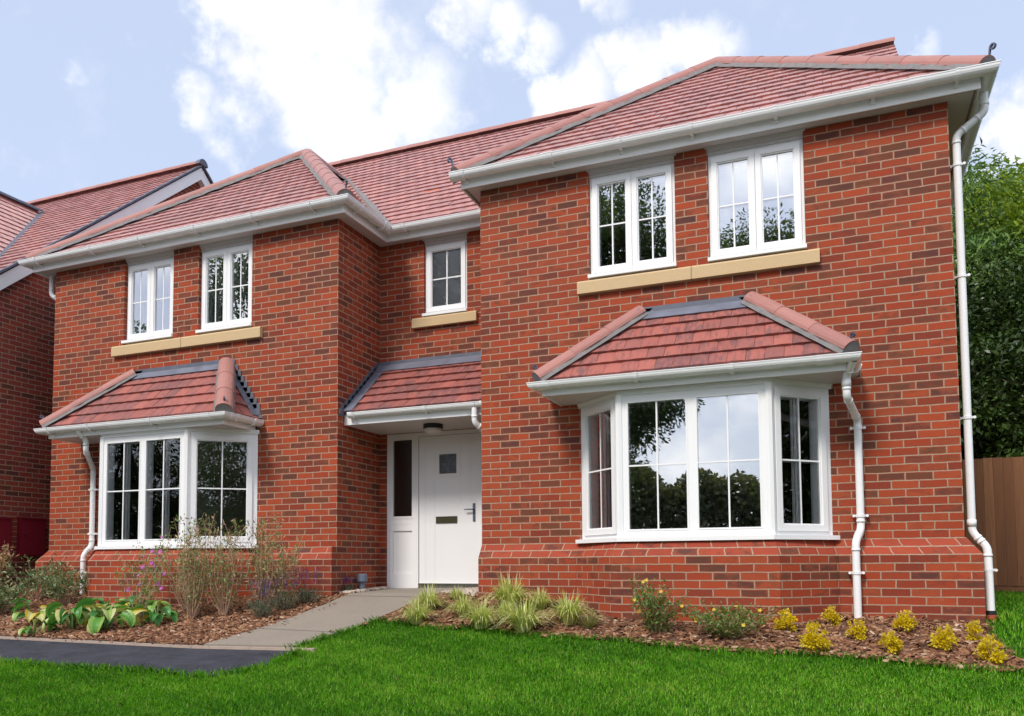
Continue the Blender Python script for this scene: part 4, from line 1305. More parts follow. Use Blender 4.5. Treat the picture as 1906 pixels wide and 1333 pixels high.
def chips(name, q, mat, lmin, lmax, kind='stuff', flat=.22, dz=.035, wr=(.25, .6), shape=None, rnd=None):
    """small angular boxes lying on the ground"""
    n = len(q)
    L = lmin + (lmax - lmin) * RNG.random(n) ** 2
    Wd = L * (wr[0] + (wr[1] - wr[0]) * RNG.random(n))
    T = L * flat * (.5 + RNG.random(n))
    yaw = RNG.random(n) * 2 * PI
    pit = RNG.normal(0, .28, n); rol = RNG.normal(0, .28, n)
    ux = np.stack([np.cos(yaw) * np.cos(pit), np.sin(yaw) * np.cos(pit), np.sin(pit)], 1)
    uy = np.stack([-np.sin(yaw) * np.cos(rol), np.cos(yaw) * np.cos(rol), np.sin(rol)], 1)
    uz = np.cross(ux, uy)
    z = G(q[:, 0], q[:, 1]) + dz + RNG.random(n) * .014
    c = np.stack([q[:, 0], q[:, 1], z], 1)
    S = np.array([(-1, -.7, -1), (1, -1, -1), (.8, 1, -1), (-.9, .8, -1), (-.85, -.6, 1), (.9, -.75, 1), (.6, .8, 1), (-.8, .6, 1)])
    V = c[:, None, :] + S[None, :, 0:1] * (L / 2)[:, None, None] * ux[:, None] + S[None, :, 1:2] * (Wd / 2)[:, None, None] * uy[:, None] + S[None, :, 2:3] * (T / 2)[:, None, None] * uz[:, None]
    Fq = np.array([(4, 5, 6, 7), (0, 1, 5, 4), (1, 2, 6, 5), (2, 3, 7, 6), (3, 0, 4, 7)])
    F = (np.arange(n) * 8)[:, None, None] + Fq[None]
    r = RNG.random(n) if rnd is None else rnd
    o = np_obj(name, V.reshape(-1, 3), F.reshape(-1, 4), mat, rnd=np.repeat(r, 8))
    if kind: o['kind'] = kind
    return o
BAYP = [[(-3.6, .2), (-3.08, -.65), (-1.48, -.65), (-.98, .2)], [(-10.4, .2), (-9.75, -.7), (-8.2, -.7), (-7.55, .2)]]
chips('bark_mulch', np.concatenate([scatter(BEDL, 38000, BAYP), scatter(BEDR, 18000, BAYP)]), MT['chip'], .016, .085, wr=(.16, .5), flat=.16)
spill = scatter([(-6.6, -2.2), (-6.30, -.4), (-6.16, -.4), (-6.33, -2.2)], 160)
chips('bark_litter', np.concatenate([spill, scatter([(-9, -2.42), (-6.2, -2.42), (-6.2, -2.28), (-9, -2.28)], 110), scatter([(-5.5, -1.7), (-5.3, -1.0), (-5.22, -1.0), (-5.44, -1.75)], 60)]), MT['chip'], .012, .04, dz=.052)
chips('pale_gravel', np.concatenate([scatter([(-6.49, .05), (-6.34, .05), (-6.35, 1.0), (-6.49, 1.0)], 900), scatter([(-5.03, .36), (-5.12, -.02), (-4.66, -.14), (-4.66, .3), (-4.9, .9)], 900)]), MT['gravel'], .016, .042, flat=.6, wr=(.6, .95), dz=.05)

# ------------------------------------------------------------------ fence and plants
def unit(a): return a / np.maximum(1e-9, np.linalg.norm(a, axis=-1, keepdims=True))

def leaf_quads(C, D, Nn, L, Wd, fold=.18):
    """diamond leaves: base C, direction D, face normal Nn"""
    S = unit(np.cross(D, Nn)); Nn = unit(np.cross(S, D))
    L = L[:, None]; Wd = Wd[:, None]
    p0 = C
    p1 = C + D * L * .45 + S * Wd * .5 - Nn * L * 0
    p2 = C + D * L - Nn * L * fold
    p3 = C + D * L * .45 - S * Wd * .5
    V = np.stack([p0, p1, p2, p3], 1).reshape(-1, 3)
    F = np.arange(len(C) * 4).reshape(-1, 4)
    return V, F

def rdir(n, up=0.0):
    d = RNG.normal(size=(n, 3)); d[:, 2] += up
    return unit(d)

def fence():
    root = empty('wooden_fence', (5, 5.2, -.66))
    tag(root, 'brown closeboard timber fence beside the right corner of the brick house', 'fence')
    mb = MB(); x = .15; rr = random.Random(5)
    while x < 15:
        w = rr.uniform(.112, .128)
        zt = 1.245 + rr.uniform(-.004, .004)
        mb.obox((x, 5.2, G(x, 5.2) + .12), (w, -.012, 0), (0, .016, 0), (0, 0, zt - G(x, 5.2) - .12), 0, rr.random())
        x += w + .004
    mb.build('board_panel', MT['fence'], root)
    mb = MB(); mb.box(.15, 15, 5.205, 5.235, -.78, -.54, 0, .1); mb.build('gravel_board', MT['fence'], root)
    for z in (-.3, .35, 1.0):
        mb = MB(); mb.box(.15, 15, 5.222, 5.29, z, z + .08, 0, .3); mb.build('rail', MT['fence'], root)
    for k in range(6):
        mb = MB(); mb.box(.6 + k * 2.7, .7 + k * 2.7, 5.292, 5.39, -.9, 1.2, 0, .4); mb.build('post', MT['fence'], root)
fence()

def blades_arch(n, h, spread, w, seed_lean=0.5, segs=4, droop=.6, base_r=.03):
    """arching strap blades from one base; returns V, F(quads), rnd"""
    az = RNG.random(n) * 2 * PI
    L = h * (.6 + .6 * RNG.random(n))
    lean = spread * (.15 + .85 * RNG.random(n))
    b = np.stack([np.cos(az), np.sin(az)], 1)
    base = b * (base_r * RNG.random(n))[:, None]
    ts = np.linspace(0, 1, segs + 1)
    side = np.stack([-b[:, 1], b[:, 0]], 1)
    rows = []
    for t in ts:
        r = lean * (t ** 1.3)
        z = L * (t - droop * t ** 2.6 * (lean / spread))
        p = np.concatenate([base + b * r[:, None], z[:, None]], 1)
        ww = w * (1 - .93 * t ** 2.0) * .5
        s3 = np.concatenate([side * ww, np.zeros((n, 1))], 1)
        rows += [p - s3, p + s3]
    V = np.stack(rows, 1)
    k = V.shape[1]
    fq = np.array([(2 * i, 2 * i + 1, 2 * i + 3, 2 * i + 2) for i in range(segs)])
    F = (np.arange(n) * k)[:, None, None] + fq[None]
    return V.reshape(-1, 3), F.reshape(-1, 4), np.repeat(RNG.random(n), k)

def sedge(x, y, s, label, n=330):
    V, F, r = blades_arch(n, .31 * s, .27 * s, .0105 * s, droop=.84, base_r=.06 * s)
    o = np_obj('grass_tuft', V, F, MT['sedge'], rnd=r)
    o.location = (x, y, G(x, y) + .03); o.rotation_euler.z = RNG.random() * 6
    return tag(o, label, 'ornamental grass', 'pale grass tufts in the right bed')

for x, y, s, lb in [
    (-4.81, -1.20, .95, 'pale yellow-green grass tuft at the lawn edge, nearest the path'),
    (-4.93, -.72, 1.0, 'bright green grass tuft by the path edge, behind the tuft nearest the lawn corner'),
    (-4.46, -.88, .85, 'low wide grass tuft in the middle of the bed between the path and the bay'),
    (-4.12, -1.22, 1.05, 'bushy grass tuft overhanging the scalloped lawn edge, second along from the path'),
    (-4.80, -.30, .6, 'smallest thin grass tuft next to the pale gravel by the door'),
    (-4.10, -.55, 1.35, 'tallest upright grass tuft against the brick plinth'),
    (-3.98, -.95, .8, 'grass tuft just in front of the tallest tuft by the plinth'),
    (-3.70, -1.24, 1.2, 'big drooping grass tuft on the lawn edge, farthest from the path'),
    (-3.80, -.50, .85, 'neat green grass tuft beside the dark stone near the plinth'),
    (-3.36, -.92, 1.15, 'wide yellowish grass tuft at the inner corner of the right bay plinth')]:
    sedge(x, y, s, lb)
V, F, r = blades_arch(150, .2, .28, .006, droop=.5)
o = np_obj('grass_tuft', V, F, MT['willow'], rnd=r); o.location = (-3.15, -1.0, G(-3.15, -1.0) + .02)
tag(o, 'dry brownish grass tuft beside the wide yellowish tuft near the bay', 'ornamental grass', 'pale grass tufts in the right bed')

def euonymus(x, y, s, seed, label):
    n = 760
    R = .15 * s
    d = rdir(n, .35)
    rad = R * (.35 + .65 * RNG.random(n) ** .5)
    lump = rdir(11, .3) * R * np.array([.85, .85, .75])
    C = lump[RNG.integers(0, 11, n)] * (.6 + .5 * RNG.random((n, 1))) + d * rad[:, None] * .42 * np.array([1.1, 1.1, 1.0]) + np.array([0, 0, R * .85])
    # a few taller sprigs
    ns = 7
    sp = rdir(ns, 1.4) * R * .8 + np.array([0, 0, R])
    k = RNG.integers(0, ns, 150)
    t = RNG.random(150)
    C2 = sp[k] * (.8 + .42 * t[:, None]) + RNG.normal(0, .014 * s, (150, 3)) + np.array([0, 0, .02])
    C = np.concatenate([C, C2]); n = len(C)
    C[:, 2] = np.maximum(C[:, 2], .004)
    D = unit(C - np.array([0, 0, R * .6]) + RNG.normal(0, .05, (n, 3)))
    V, F = leaf_quads(C, D, rdir(n, 1.2), (.034 + .018 * RNG.random(n)) * s, (.024 + .012 * RNG.random(n)) * s)
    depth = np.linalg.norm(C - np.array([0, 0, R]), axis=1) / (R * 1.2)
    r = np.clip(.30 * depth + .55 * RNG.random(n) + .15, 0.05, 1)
    root = empty('yellow_shrub', (x, y, G(x, y) + .03))
    root.rotation_euler.z = RNG.random() * 6
    tag(root, label, 'shrub', 'small golden shrubs in the right bed')
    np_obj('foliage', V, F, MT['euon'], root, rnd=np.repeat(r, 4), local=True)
    mb = MB()
    for q in sp: mb.tube([(0, 0, -.02), tuple(q * .6), tuple(q * 1.45)], [.005, .003, .002], 5)
    mb.build('stem', MT['stem'], root, local=True)
for k, (x, y, s, lb) in enumerate([
    (-1.47, -.72, 1.05, 'golden shrub beside the green flowering shrub, against the angled bay plinth'),
    (-1.22, -1.20, 1.2, 'tall two-headed golden shrub on the lawn edge below the bay corner'),
    (-1.11, -.46, .9, 'golden shrub tucked into the plinth corner left of the white bay downpipe'),
    (-.91, -.83, .9, 'round golden shrub in front of the white bay downpipe'),
    (-.68, -1.15, .95, 'low flat golden shrub at the lawn edge, middle of the front row'),
    (-.53, -.55, 1.0, 'wide golden shrub at the wall, right of the white bay downpipe'),
    (-.29, -.96, 1.05, 'upright golden shrub mid-bed, in front of the house corner'),
    (-.04, -.66, .9, 'pointed golden shrub against the corner of the plinth'),
    (.00, -1.22, 1.15, 'rightmost golden shrub, near the outer tip of the bed')]):
    euonymus(x, y, s * .50, k, lb)

def bushy(name, x, y, label, cat, h, spread, nstem, leaves_per, lsize, mats, leafr=(0, 1), flowers=0, fmat=None, fsize=.03, lean=.5, group=None, stem_mat='stem', low=.1, aspect=.42, sr=.0028, jit=.035, wob=.12):
    root = empty(name, (x, y, G(x, y) + .03))
    tag(root, label, cat, group)
    mb = MB()
    Cs, Ds = [], []
    tips = []
    for k in range(nstem):
        az = RNG.random() * 2 * PI
        b = np.array([math.cos(az), math.sin(az), 0])
        hh = h * (.55 + .45 * RNG.random())
        ll = spread * (RNG.random() ** .6)
        P0 = b * .05 * RNG.random()
        pts = []
        ph = RNG.normal(0, wob, 4)
        for t in np.linspace(0, 1, 6):
            pts.append(P0 + b * ll * (t ** (1 + lean)) + np.array([ph[0] * math.sin(3 * t), ph[1] * math.sin(2.5 * t), 0]) * h * .25 + np.array([0, 0, hh * t]))
        pts = np.array(pts)
        mb.tube([tuple(p) for p in pts], [sr * (1.3 - .9 * t) for t in np.linspace(0, 1, 6)], 4, False)
        tips.append(pts[-1])
        t = low + (1 - low) * RNG.random(leaves_per) ** .8
        f = t * 5; i = np.minimum(4, f.astype(int)); fr = (f - i)[:, None]
        c = pts[i] * (1 - fr) + pts[i + 1] * fr
        Cs.append(c + RNG.normal(0, jit, c.shape) * np.array([1, 1, .6]))
        tan = unit(pts[i + 1] - pts[i])
        Ds.append(unit(tan * .5 + RNG.normal(0, .6, c.shape)))
    C = np.concatenate(Cs); D = np.concatenate(Ds); n = len(C)
    C[:, 2] = np.maximum(C[:, 2], .01)
    L = lsize * (.6 + .8 * RNG.random(n))
    V, F = leaf_quads(C, D, rdir(n, 1.0), L, L * aspect)
    r = leafr[0] + (leafr[1] - leafr[0]) * RNG.random(n)
    np_obj('foliage', V, F, MT[mats], root, rnd=np.repeat(r, 4), local=True)
    mb.build('stem', MT[stem_mat], root, local=True)
    if flowers:
        cc = []
        for k in range(flowers):
            p = tips[RNG.integers(0, nstem)] * (.6 + .42 * RNG.random()) + RNG.normal(0, .04, 3)
            cc.append(np.repeat(p[None], 5, 0))
        C = np.concatenate(cc)
        a = np.tile(np.arange(5) * 2 * PI / 5, flowers)
        D = unit(np.stack([np.cos(a), np.sin(a) * .5 - .5, np.sin(a) * .8], 1))
        V, F = leaf_quads(C, D, np.tile(np.array([[0, -1, .4]]), (len(C), 1)), np.full(len(C), fsize), np.full(len(C), fsize * .8))
        np_obj('blossom', V, F, MT[fmat], root, rnd=np.repeat(RNG.random(len(C)), 4), local=True)
    return root

# two flowering shrubs before the right bay
bushy('flowering_shrub', -2.52, -1.02, 'taller green shrub with few yellow flowers before the left bay plinth corner', 'shrub', .47, .24, 28, 58, .034, 'poten', flowers=6, fmat='yellowp', fsize=.02, lean=.2)
bushy('flowering_shrub', -1.90, -1.00, 'low spreading green shrub with small yellow flowers, in front of the bay plinth centre', 'shrub', .29, .42, 36, 56, .034, 'poten', flowers=10, fmat='yellowp', fsize=.02, lean=.2)

# tall stems in the left bed
TG = 'tall twiggy stems in the left bed'
for x, y, h, sp, ns, lb in [
    (-7.62, -1.15, 1.18, .26, 34, 'tall brown-stemmed willowy clump in front of the bay corner post, nearest the hostas'),
    (-7.30, -1.00, 1.08, .26, 34, 'tall willowy clump with reddish seed heads, in the centre of the left bed'),
    (-7.02, -.72, 1.10, .24, 30, 'tall willowy clump beside the right edge of the left bay window'),
    (-6.86, -.62, .92, .34, 24, 'leaning willowy clump next to the lavender, right end of the left bed'),
    (-7.85, -.95, 1.12, .20, 20, 'thin willowy clump before the left bay glass with green leafy tips')]:
    bushy('willowy_perennial', x, y, lb, 'perennial', h, sp, int(ns * .8), 52, .042, 'willow', group=TG, lean=.6, aspect=.32, sr=.0042, low=.16, jit=.026, wob=.35)
bushy('flowering_perennial', -8.10, -1.45, 'sparse dark-stemmed plant with magenta flowers standing above the hostas', 'perennial', .92, .30, 11, 50, .036, 'willow', (0, .55), flowers=9, fmat='magenta', fsize=.034, lean=.7, stem_mat='stem', sr=.004, jit=.028)
bushy('flowering_perennial', -8.42, -.95, 'sparse leafy plant with pink blooms beside the white bay downpipe', 'perennial', .98, .22, 9, 55, .036, 'willow', (0, .5), flowers=5, fmat='magenta', fsize=.03, lean=.5, sr=.003, jit=.03)

def lavender(x, y, s, label):
    root = bushy('lavender', x, y, label, 'lavender', .20 * s, .15 * s, 60, 22, .028, 'lav', group='lavender mounds by the path', lean=-.2, aspect=.18, sr=.0014, jit=.014, low=0.05)
    n = 46; m = 9
    az = RNG.random(n) * 2 * PI; ll = .20 * s * RNG.random(n) ** .7; hh = (.27 + .16 * RNG.random(n)) * s
    t = RNG.random((n, m)) * .28 + .74
    C = np.stack([np.cos(az)[:, None] * ll[:, None] * t, np.sin(az)[:, None] * ll[:, None] * t, hh[:, None] * t], 2).reshape(-1, 3) + RNG.normal(0, .004, (n * m, 3))
    V, F = leaf_quads(C, rdir(n * m, .5), rdir(n * m), np.full(n * m, .013), np.full(n * m, .010))
    np_obj('blossom', V, F, MT['purple'], root, rnd=np.repeat(RNG.random(n * m), 4), local=True)
lavender(-6.78, -1.02, 1.0, 'lavender mound at the path edge, lowest down the slope')
lavender(-6.72, -.70, 1.1, 'lavender mound in the middle, against the leaning willowy stems')
lavender(-6.60, -.42, 1.0, 'lavender mound at the plinth corner')
lavender(-6.50, .18, .55, 'tiny lavender sprig beside the grey vent')

# pale-edged shrubs at the left end
SG = 'pale-edged shrubs by the left corner'
for x, y, h, sp, ns, lb in [
    (-10.75, -.55, .58, .40, 18, 'pale-edged leafy shrub against the plinth beside the bay downpipe'),
    (-10.05, -.72, .45, .34, 20, 'low pale-edged shrub under the left bay downpipe'),
    (-11.35, -1.00, .52, .40, 16, 'pale-edged shrub in front of the gap between the houses'),
    (-10.55, -1.25, .40, .34, 26, 'rounded grey-green shrub right behind the left hostas')]:
    bushy('variegated_shrub', x, y, lb, 'shrub', h, sp, ns, 54, .056, 'varieg', group=SG, lean=.1, aspect=.30, low=.35, jit=.05, sr=.004)
bushy('dry_shrub', -11.75, -.55, 'thin brown-leaved shrub below the maroon meter box', 'shrub', .80, .30, 12, 36, .050, 'willow', (.55, .95), lean=.2, aspect=.4, low=.5, jit=.04)

def hosta(x, y, s, n, label):
    root = empty('hosta', (x, y, G(x, y) + .03))
    tag(root, label, 'hosta', 'broad-leaved hostas in the left bed')
    lm, st = MB(), MB()
    for k in range(n):
        az = k * 2.4 + RNG.random() * .8
        b = Vector((math.cos(az), math.sin(az), 0)); sd = Vector((-b.y, b.x, 0))
        el = .25 + .75 * RNG.random()
        pl = s * (.10 + .14 * RNG.random())
        tip = b * (pl * (1.15 - el * .7)) + Vector((0, 0, pl * (.45 + el * .95)))
        st.tube([b * .015, b * (tip.length * .35) * (1.1 - el * .5) + Vector((0, 0, tip.z * .65)), tip], [.006, .005, .004], 5)
        L = s * (.16 + .10 * RNG.random()); Wd = L * (.50 + .16 * RNG.random())
        pitch = (.55 * el - .25) + RNG.normal(0, .25)
        rnd = float(np.clip(RNG.beta(1.3, 2.2) + (.3 if RNG.random() < .14 else 0), 0, 1))
        NS, NC = 7, 4
        rows = []
        p = tip.copy(); ang = pitch
        tw = RNG.normal(0, .35)
        for i in range(NS + 1):
            t = i / NS
            wd = Wd * .5 * (math.sin(PI * min(1, (t * .93 + .07)) ** .72) ** .9) if t < 1 else 0.002
            row = []
            dirv = b * math.cos(ang) + Vector((0, 0, math.sin(ang)))
            nv = Vector((0, 0, math.cos(ang))) - b * math.sin(ang)
            s2 = (sd * math.cos(tw) + nv * math.sin(tw)); n2 = nv * math.cos(tw) - sd * math.sin(tw)
            for c in range(NC + 1):
                q = (c / NC - .5) * 2
                row.append(p + s2 * (q * wd) + n2 * (abs(q) ** 1.4 * wd * .38))
            rows.append(row)
            p = p + dirv * (L / NS)
            ang -= .20 + .06 * i * .5
        for i in range(NS):
            for c in range(NC):
                e = (abs(c - 1.5) > 1)
                lm.face([rows[i][c], rows[i][c + 1], rows[i + 1][c + 1], rows[i + 1][c]], None, 0, min(1, max(0, rnd + (.17 if e else 0))))
    o = lm.build('foliage', MT['hosta'], root, local=True)
    for p in o.data.polygons: p.use_smooth = True
    st.build('stem', MT['stemg'], root, local=True)
for x, y, s, n, lb in [
    (-9.30, -1.75, 1.05, 15, 'hosta with blue-green leaves nearest the left picture edge'),
    (-8.62, -1.85, 1.05, 17, 'hosta with a drooping green leaf just above the tarmac, below the shrubs'),
    (-8.20, -1.80, 1.20, 20, 'largest hosta, dark glossy leaves hanging over the bark towards the tarmac'),
    (-8.75, -1.25, 1.00, 15, 'hosta with yellowing upright leaves in front of the white bay downpipe'),
    (-8.35, -1.15, 1.00, 15, 'pale cream-leaved hosta behind the largest one, against the plinth'),
    (-7.85, -1.42, .95, 13, 'hosta with one big pale leaf, beside the willowy stems'),
    (-8.80, -2.18, .75, 6, 'small hosta spilling over the tarmac edging at far left')]:
    hosta(x, y, s * .88, n + 3, lb)

# grey vent at the foot of the side wall, dark stone by the plinth
mb = MB()
vx, vy = -6.40, .42
vz = G(vx, vy) + .02
mb.tube([(vx, vy, vz - .05), (vx, vy, vz + .16)], [.040, .032], 14)
vent = mb.build('vent_pipe', MT['grey']); tag(vent, 'grey capped vent pipe in the gravel by the side wall of the porch', 'vent')
mb = MB(); mb.tube([(vx, vy, vz + .135), (vx, vy, vz + .15), (vx, vy, vz + .225), (vx, vy, vz + .24)], [.055, .066, .062, .045], 14)
mb.build('cowl', MT['grey'], vent)
import bmesh
bm = bmesh.new(); bmesh.ops.create_icosphere(bm, subdivisions=3, radius=1)
for v in bm.verts:
    v.co = Vector((v.co.x * .075, v.co.y * .05, v.co.z * .042)) * (1 + .18 * math.sin(v.co.x * 5 + v.co.y * 3) + .1 * math.sin(v.co.z * 7))
me = bpy.data.meshes.new('stone'); bm.to_mesh(me); bm.free(); me.materials.append(MT['iron'])
for p in me.polygons: p.use_smooth = True
st = bpy.data.objects.new('stone', me); COL.objects.link(st); st.location = (-3.62, -.34, G(-3.62, -.34) + .05)
me.materials[0] = mat_plain('dark_slate', (.035, .030, .034), .7, .3, 20)
tag(st, 'dark slate stone lying on the bark by the brick plinth', 'stone')

# ------------------------------------------------------------------ trees
def tree(name, label, cat, x, y, h, crown, nclump, per, leaf, mat, trunk_r=.18, group=None, lean=0, clump_r=.55, asp=.5, upn=.6, lo=.0, shell=.45, gz=None, droop=0.0, rr=(0, 1)):
    """crown = (rx, ry, z0, z1): an uneven crown of leaf clumps carried on limbs"""
    base = float(G(x, y)) if gz is None else gz
    root = empty(name, (x, y, base)); tag(root, label, cat, group)
    rx, ry, z0, z1 = crown
    zc, rz = (z0 + z1) / 2, (z1 - z0) / 2
    d = rdir(nclump)
    rad = (shell + (1 - shell) * RNG.random(nclump) ** .5)
    cc = d * rad[:, None] * np.array([rx, ry, rz])
    cc *= (1 + .22 * np.sin(d[:, 0:1] * 5 + x) * np.cos(d[:, 2:3] * 4 + y))
    cc[:, 2] += zc; cc[:, 0] += lean
    cs = clump_r * (.55 + .8 * RNG.random(nclump))
    k = np.repeat(np.arange(nclump), per)
    n = len(k)
    off = rdir(n) * (RNG.random(n) ** .45)[:, None] * cs[k][:, None] * np.array([1.15, 1.15, .75])
    C = cc[k] + off
    if droop: C[:, 2] -= droop * (off[:, 0] ** 2 + off[:, 1] ** 2)
    D = unit(off + RNG.normal(0, .35, (n, 3)) + np.array([0, 0, -.15 - droop]))
    L = leaf * (.55 + .9 * RNG.random(n))
    V, F = leaf_quads(C, D, rdir(n, upn), L, L * asp)
    tone = RNG.random(nclump)
    r = np.clip(rr[0] + (rr[1] - rr[0]) * (.68 * tone[k] + .32 * RNG.random(n)), 0, 1)
    np_obj('crown', V, F, MT[mat], root, rnd=np.repeat(r, 4), local=True)
    mb = MB()
    top = Vector((lean, 0, zc + rz * .45))
    mb.tube([(0, 0, -.2), (lean * .3, 0, zc * .5), tuple(top)], [trunk_r * 1.25, trunk_r * .85, trunk_r * .25], 9)
    for q in range(min(26, nclump)):
        e = Vector(cc[q]); f = .50 + .42 * RNG.random()
        s = Vector((lean * f, 0, top.z * f))
        m_ = s * .5 + e * .5 + Vector((0, 0, -.12 * (e - s).length * .5))
        mb.tube([tuple(s), tuple(m_), tuple(e)], [trunk_r * .38, trunk_r * .22, trunk_r * .07], 6, False)
    mb.build('trunk', MT['trunk'], root, local=True)
    return root

TB = 'trees beyond the timber fence'
tree('conifer_tree', 'dark green conifer beside the white downpipe, beyond the fence', 'tree', 1.15, 9.6, 8.2, (1.2, 1.2, .8, 7.5), 150, 380, .15, 'tconif', .16, TB, clump_r=.62, asp=.20, droop=.25, upn=.2, shell=.5)
tree('broadleaf_tree', 'bright yellow-green broadleaf tree at the right picture edge, beyond the fence', 'tree', 4.0, 11.2, 9.0, (2.6, 2.2, 3.2, 8.6), 160, 500, .115, 'tlight', .2, TB, clump_r=.70)
tree('broadleaf_tree', 'sunlit green tree rising behind the dark conifer', 'tree', 1.9, 13.5, 9.5, (1.7, 1.6, 4.5, 9.2), 95, 470, .115, 'tlight', .2, TB, clump_r=.6)
tree('evergreen_tree', 'dark glossy evergreen with bare lower twigs, directly above the fence', 'tree', 2.6, 8.2, 5.2, (2.4, 1.5, .5, 5.6), 180, 420, .095, 'tdark', .14, TB, clump_r=.55, upn=1.2)
tree('evergreen_tree', 'dense dark evergreen at the far right, behind the fence', 'tree', 6.2, 8.8, 5.5, (2.4, 1.6, .4, 6.2), 110, 200, .11, 'tdark', .14, TB, clump_r=.6, upn=1.2)
for k in range(9):      # bare twigs hanging in the shade of the evergreen belong to it
    pass

TR = 'garden trees opposite the house, seen in its windows'
tree('broadleaf_tree', 'tall spreading tree mirrored in the right wing windows', 'tree', -10.6, -27, 16, (4.6, 4.2, 5.4, 18.4), 210, 520, .17, 'tback', .3, TR, clump_r=1.25)
tree('broadleaf_tree', 'dark broad tree mirrored low in the upper right windows', 'tree', -2.5, -36, 17, (3.4, 4.0, 11.5, 18.8), 150, 460, .18, 'tback', .2, TR, clump_r=1.3, lean=-2.4)
tree('broadleaf_tree', 'loose-crowned tree mirrored in the second left upper window', 'tree', -22.8, -19, 13, (2.6, 3.0, 4.5, 14.6), 100, 230, .17, 'tback', .25, TR, clump_r=.9)
tree('broadleaf_tree', 'lower bushy tree mirrored at the foot of the far left window', 'tree', -30.5, -21, 11, (3.6, 3.2, .5, 12.6), 130, 260, .17, 'tback', .25, TR, clump_r=1.0)
tree('broadleaf_tree', 'leafy tree mirrored in the slanted pane of the left bay', 'tree', 13.0, -20, 10, (4.5, 4.5, 1.5, 11), 150, 260, .17, 'tback', .25, TR, clump_r=1.1)
tree('broadleaf_tree', 'wide hedge-like tree mirrored across the left bay panes', 'tree', -25, -30, 7.5, (6.5, 3.5, .3, 8), 200, 300, .20, 'tback', .25, TR, clump_r=1.2)
tree('evergreen_tree', 'unseen dark evergreen added to darken the slanted right pane of the right bay', 'tree', 13.5, .8, 6, (3.4, 2.8, .3, 8.2), 190, 330, .15, 'tdark', .2, TR, clump_r=.9)  # tree added out of view so this pane mirrors dark leaves, not sky
def hedge():
    n = 150000
    xs = RNG.uniform(-75, 60, n)
    top = 9.6 + 1.5 * np.sin(xs * .21) + 1.1 * np.sin(xs * .53 + 1) + .6 * np.sin(xs * 1.3)
    zs = top * RNG.random(n) ** .75
    ys = -72 + RNG.normal(0, 1.6, n) + 3 * np.sin(xs * .13)
    C = np.stack([xs, ys, zs - 1.3], 1)
    V, F = leaf_quads(C, rdir(n), rdir(n), np.full(n, .50), np.full(n, .36))
    o = np_obj('distant_treeline', V, F, MT['thedge'], rnd=np.repeat(RNG.random(n), 4)); o['kind'] = 'stuff'
hedge()

# ------------------------------------------------------------------ lawn grass
def grass_field(name, q, hmin, hmax, wd):
    n = len(q)
    z = G(q[:, 0], q[:, 1])
    az = RNG.random(n) * 2 * PI
    h = hmin + (hmax - hmin) * RNG.random(n)
    lean = h * np.abs(RNG.normal(.35, .3, n))
    d = np.stack([np.cos(az), np.sin(az)], 1)
    s = np.stack([-d[:, 1], d[:, 0]], 1) * (wd * (.7 + .6 * RNG.random(n)))[:, None] * .5
    B = np.concatenate([q, z[:, None]], 1)
    Z = np.zeros((n, 1))
    S3 = np.concatenate([s, Z], 1)
    mid = B + np.concatenate([d * (lean * .35)[:, None], (h * .6)[:, None]], 1)
    tip = B + np.concatenate([d * lean[:, None], h[:, None]], 1)
    V = np.stack([B - S3, B + S3, mid + S3 * .8, tip, mid - S3 * .8], 1).reshape(-1, 3)
    i = np.arange(n) * 5
    F = np.stack([i, i + 1, i + 2, i + 3, i + 4], 1)
    # slow drifts of tone over the lawn, a few paler patches of clover-like growth
    ph = np.sin(q[:, 0] * 2.1 + 1.3 * np.sin(q[:, 1] * 2.7)) * np.sin(q[:, 1] * 3.3 + q[:, 0] * .9)
    ph = ph + .9 * np.sin(q[:, 1] * 1.9 + .5 * np.sin(q[:, 0] * 1.1)) - .5 * np.exp(-((q[:, 1] + 1.9) / .35) ** 2)
    ph2 = np.sin(q[:, 0] * 7.3 + q[:, 1] * 4.1) * np.sin(q[:, 1] * 9.7 - q[:, 0] * 2.2)
    r = np.clip(.40 + .13 * ph + .10 * ph2 + RNG.normal(0, .26, n), 0, .9)
    odd = RNG.random(n)
    r = np.where(odd < .03 + .06 * (ph2 > .55), .93 + .05 * RNG.random(n), r); r = np.where(odd > .994, 1.0, r)
    o = np_obj(name, V, F, MT['grass'], rnd=np.repeat(r, 5)); o['kind'] = 'stuff'
HOLES = [TAR, PATH, BEDR, BEDL, [(LX, -.1), (.02, -.1), (.02, 9), (LX, 9)]]
LAWN = [(-11.5, -5.0), (1.6, -5.0), (1.6, -1.0), (-5.36, -1.0), (-5.5, -2.34), (-11.5, -3.1)]
q = scatter(LAWN, 470000, HOLES)
dist = np.hypot(q[:, 0] + 1.04, q[:, 1] + 8.48)
q = q[RNG.random(len(q)) < np.clip((9.5 / dist) ** 1.2, .3, 1)]
grass_field('grass', q, .018, .043, .0034)
q = scatter([(.10, -1.3), (5.0, -1.3), (5.0, 5.2), (.10, 5.2)], 52000, HOLES)
grass_field('grass', q, .035, .075, .007)
# ragged fringe where turf meets bed, path and tarmac
fr = []
for pl in (LEDGE, [(-5.48, -2.3), (-5.44, -1.9), (-5.40, -1.5), (-5.34, -1.06)], [(-5.34, -2.32), (-5.30, -2.55), (-5.28, -2.87), (-5.33, -3.15), (-5.5, -3.31), (-5.77, -3.33), (-6.36, -3.22), (-7.2, -3.26), (-7.9, -3.22), (-10, -3.2)]):
    for a, c in zip(pl[:-1], pl[1:]):
        a, c = np.array(a), np.array(c); L = np.linalg.norm(c - a); m = int(L * 520)
        fr.append(a + (c - a) * RNG.random((m, 1)) + RNG.normal(0, .022, (m, 2)))
grass_field('grass', np.concatenate(fr), .03, .085, .005)

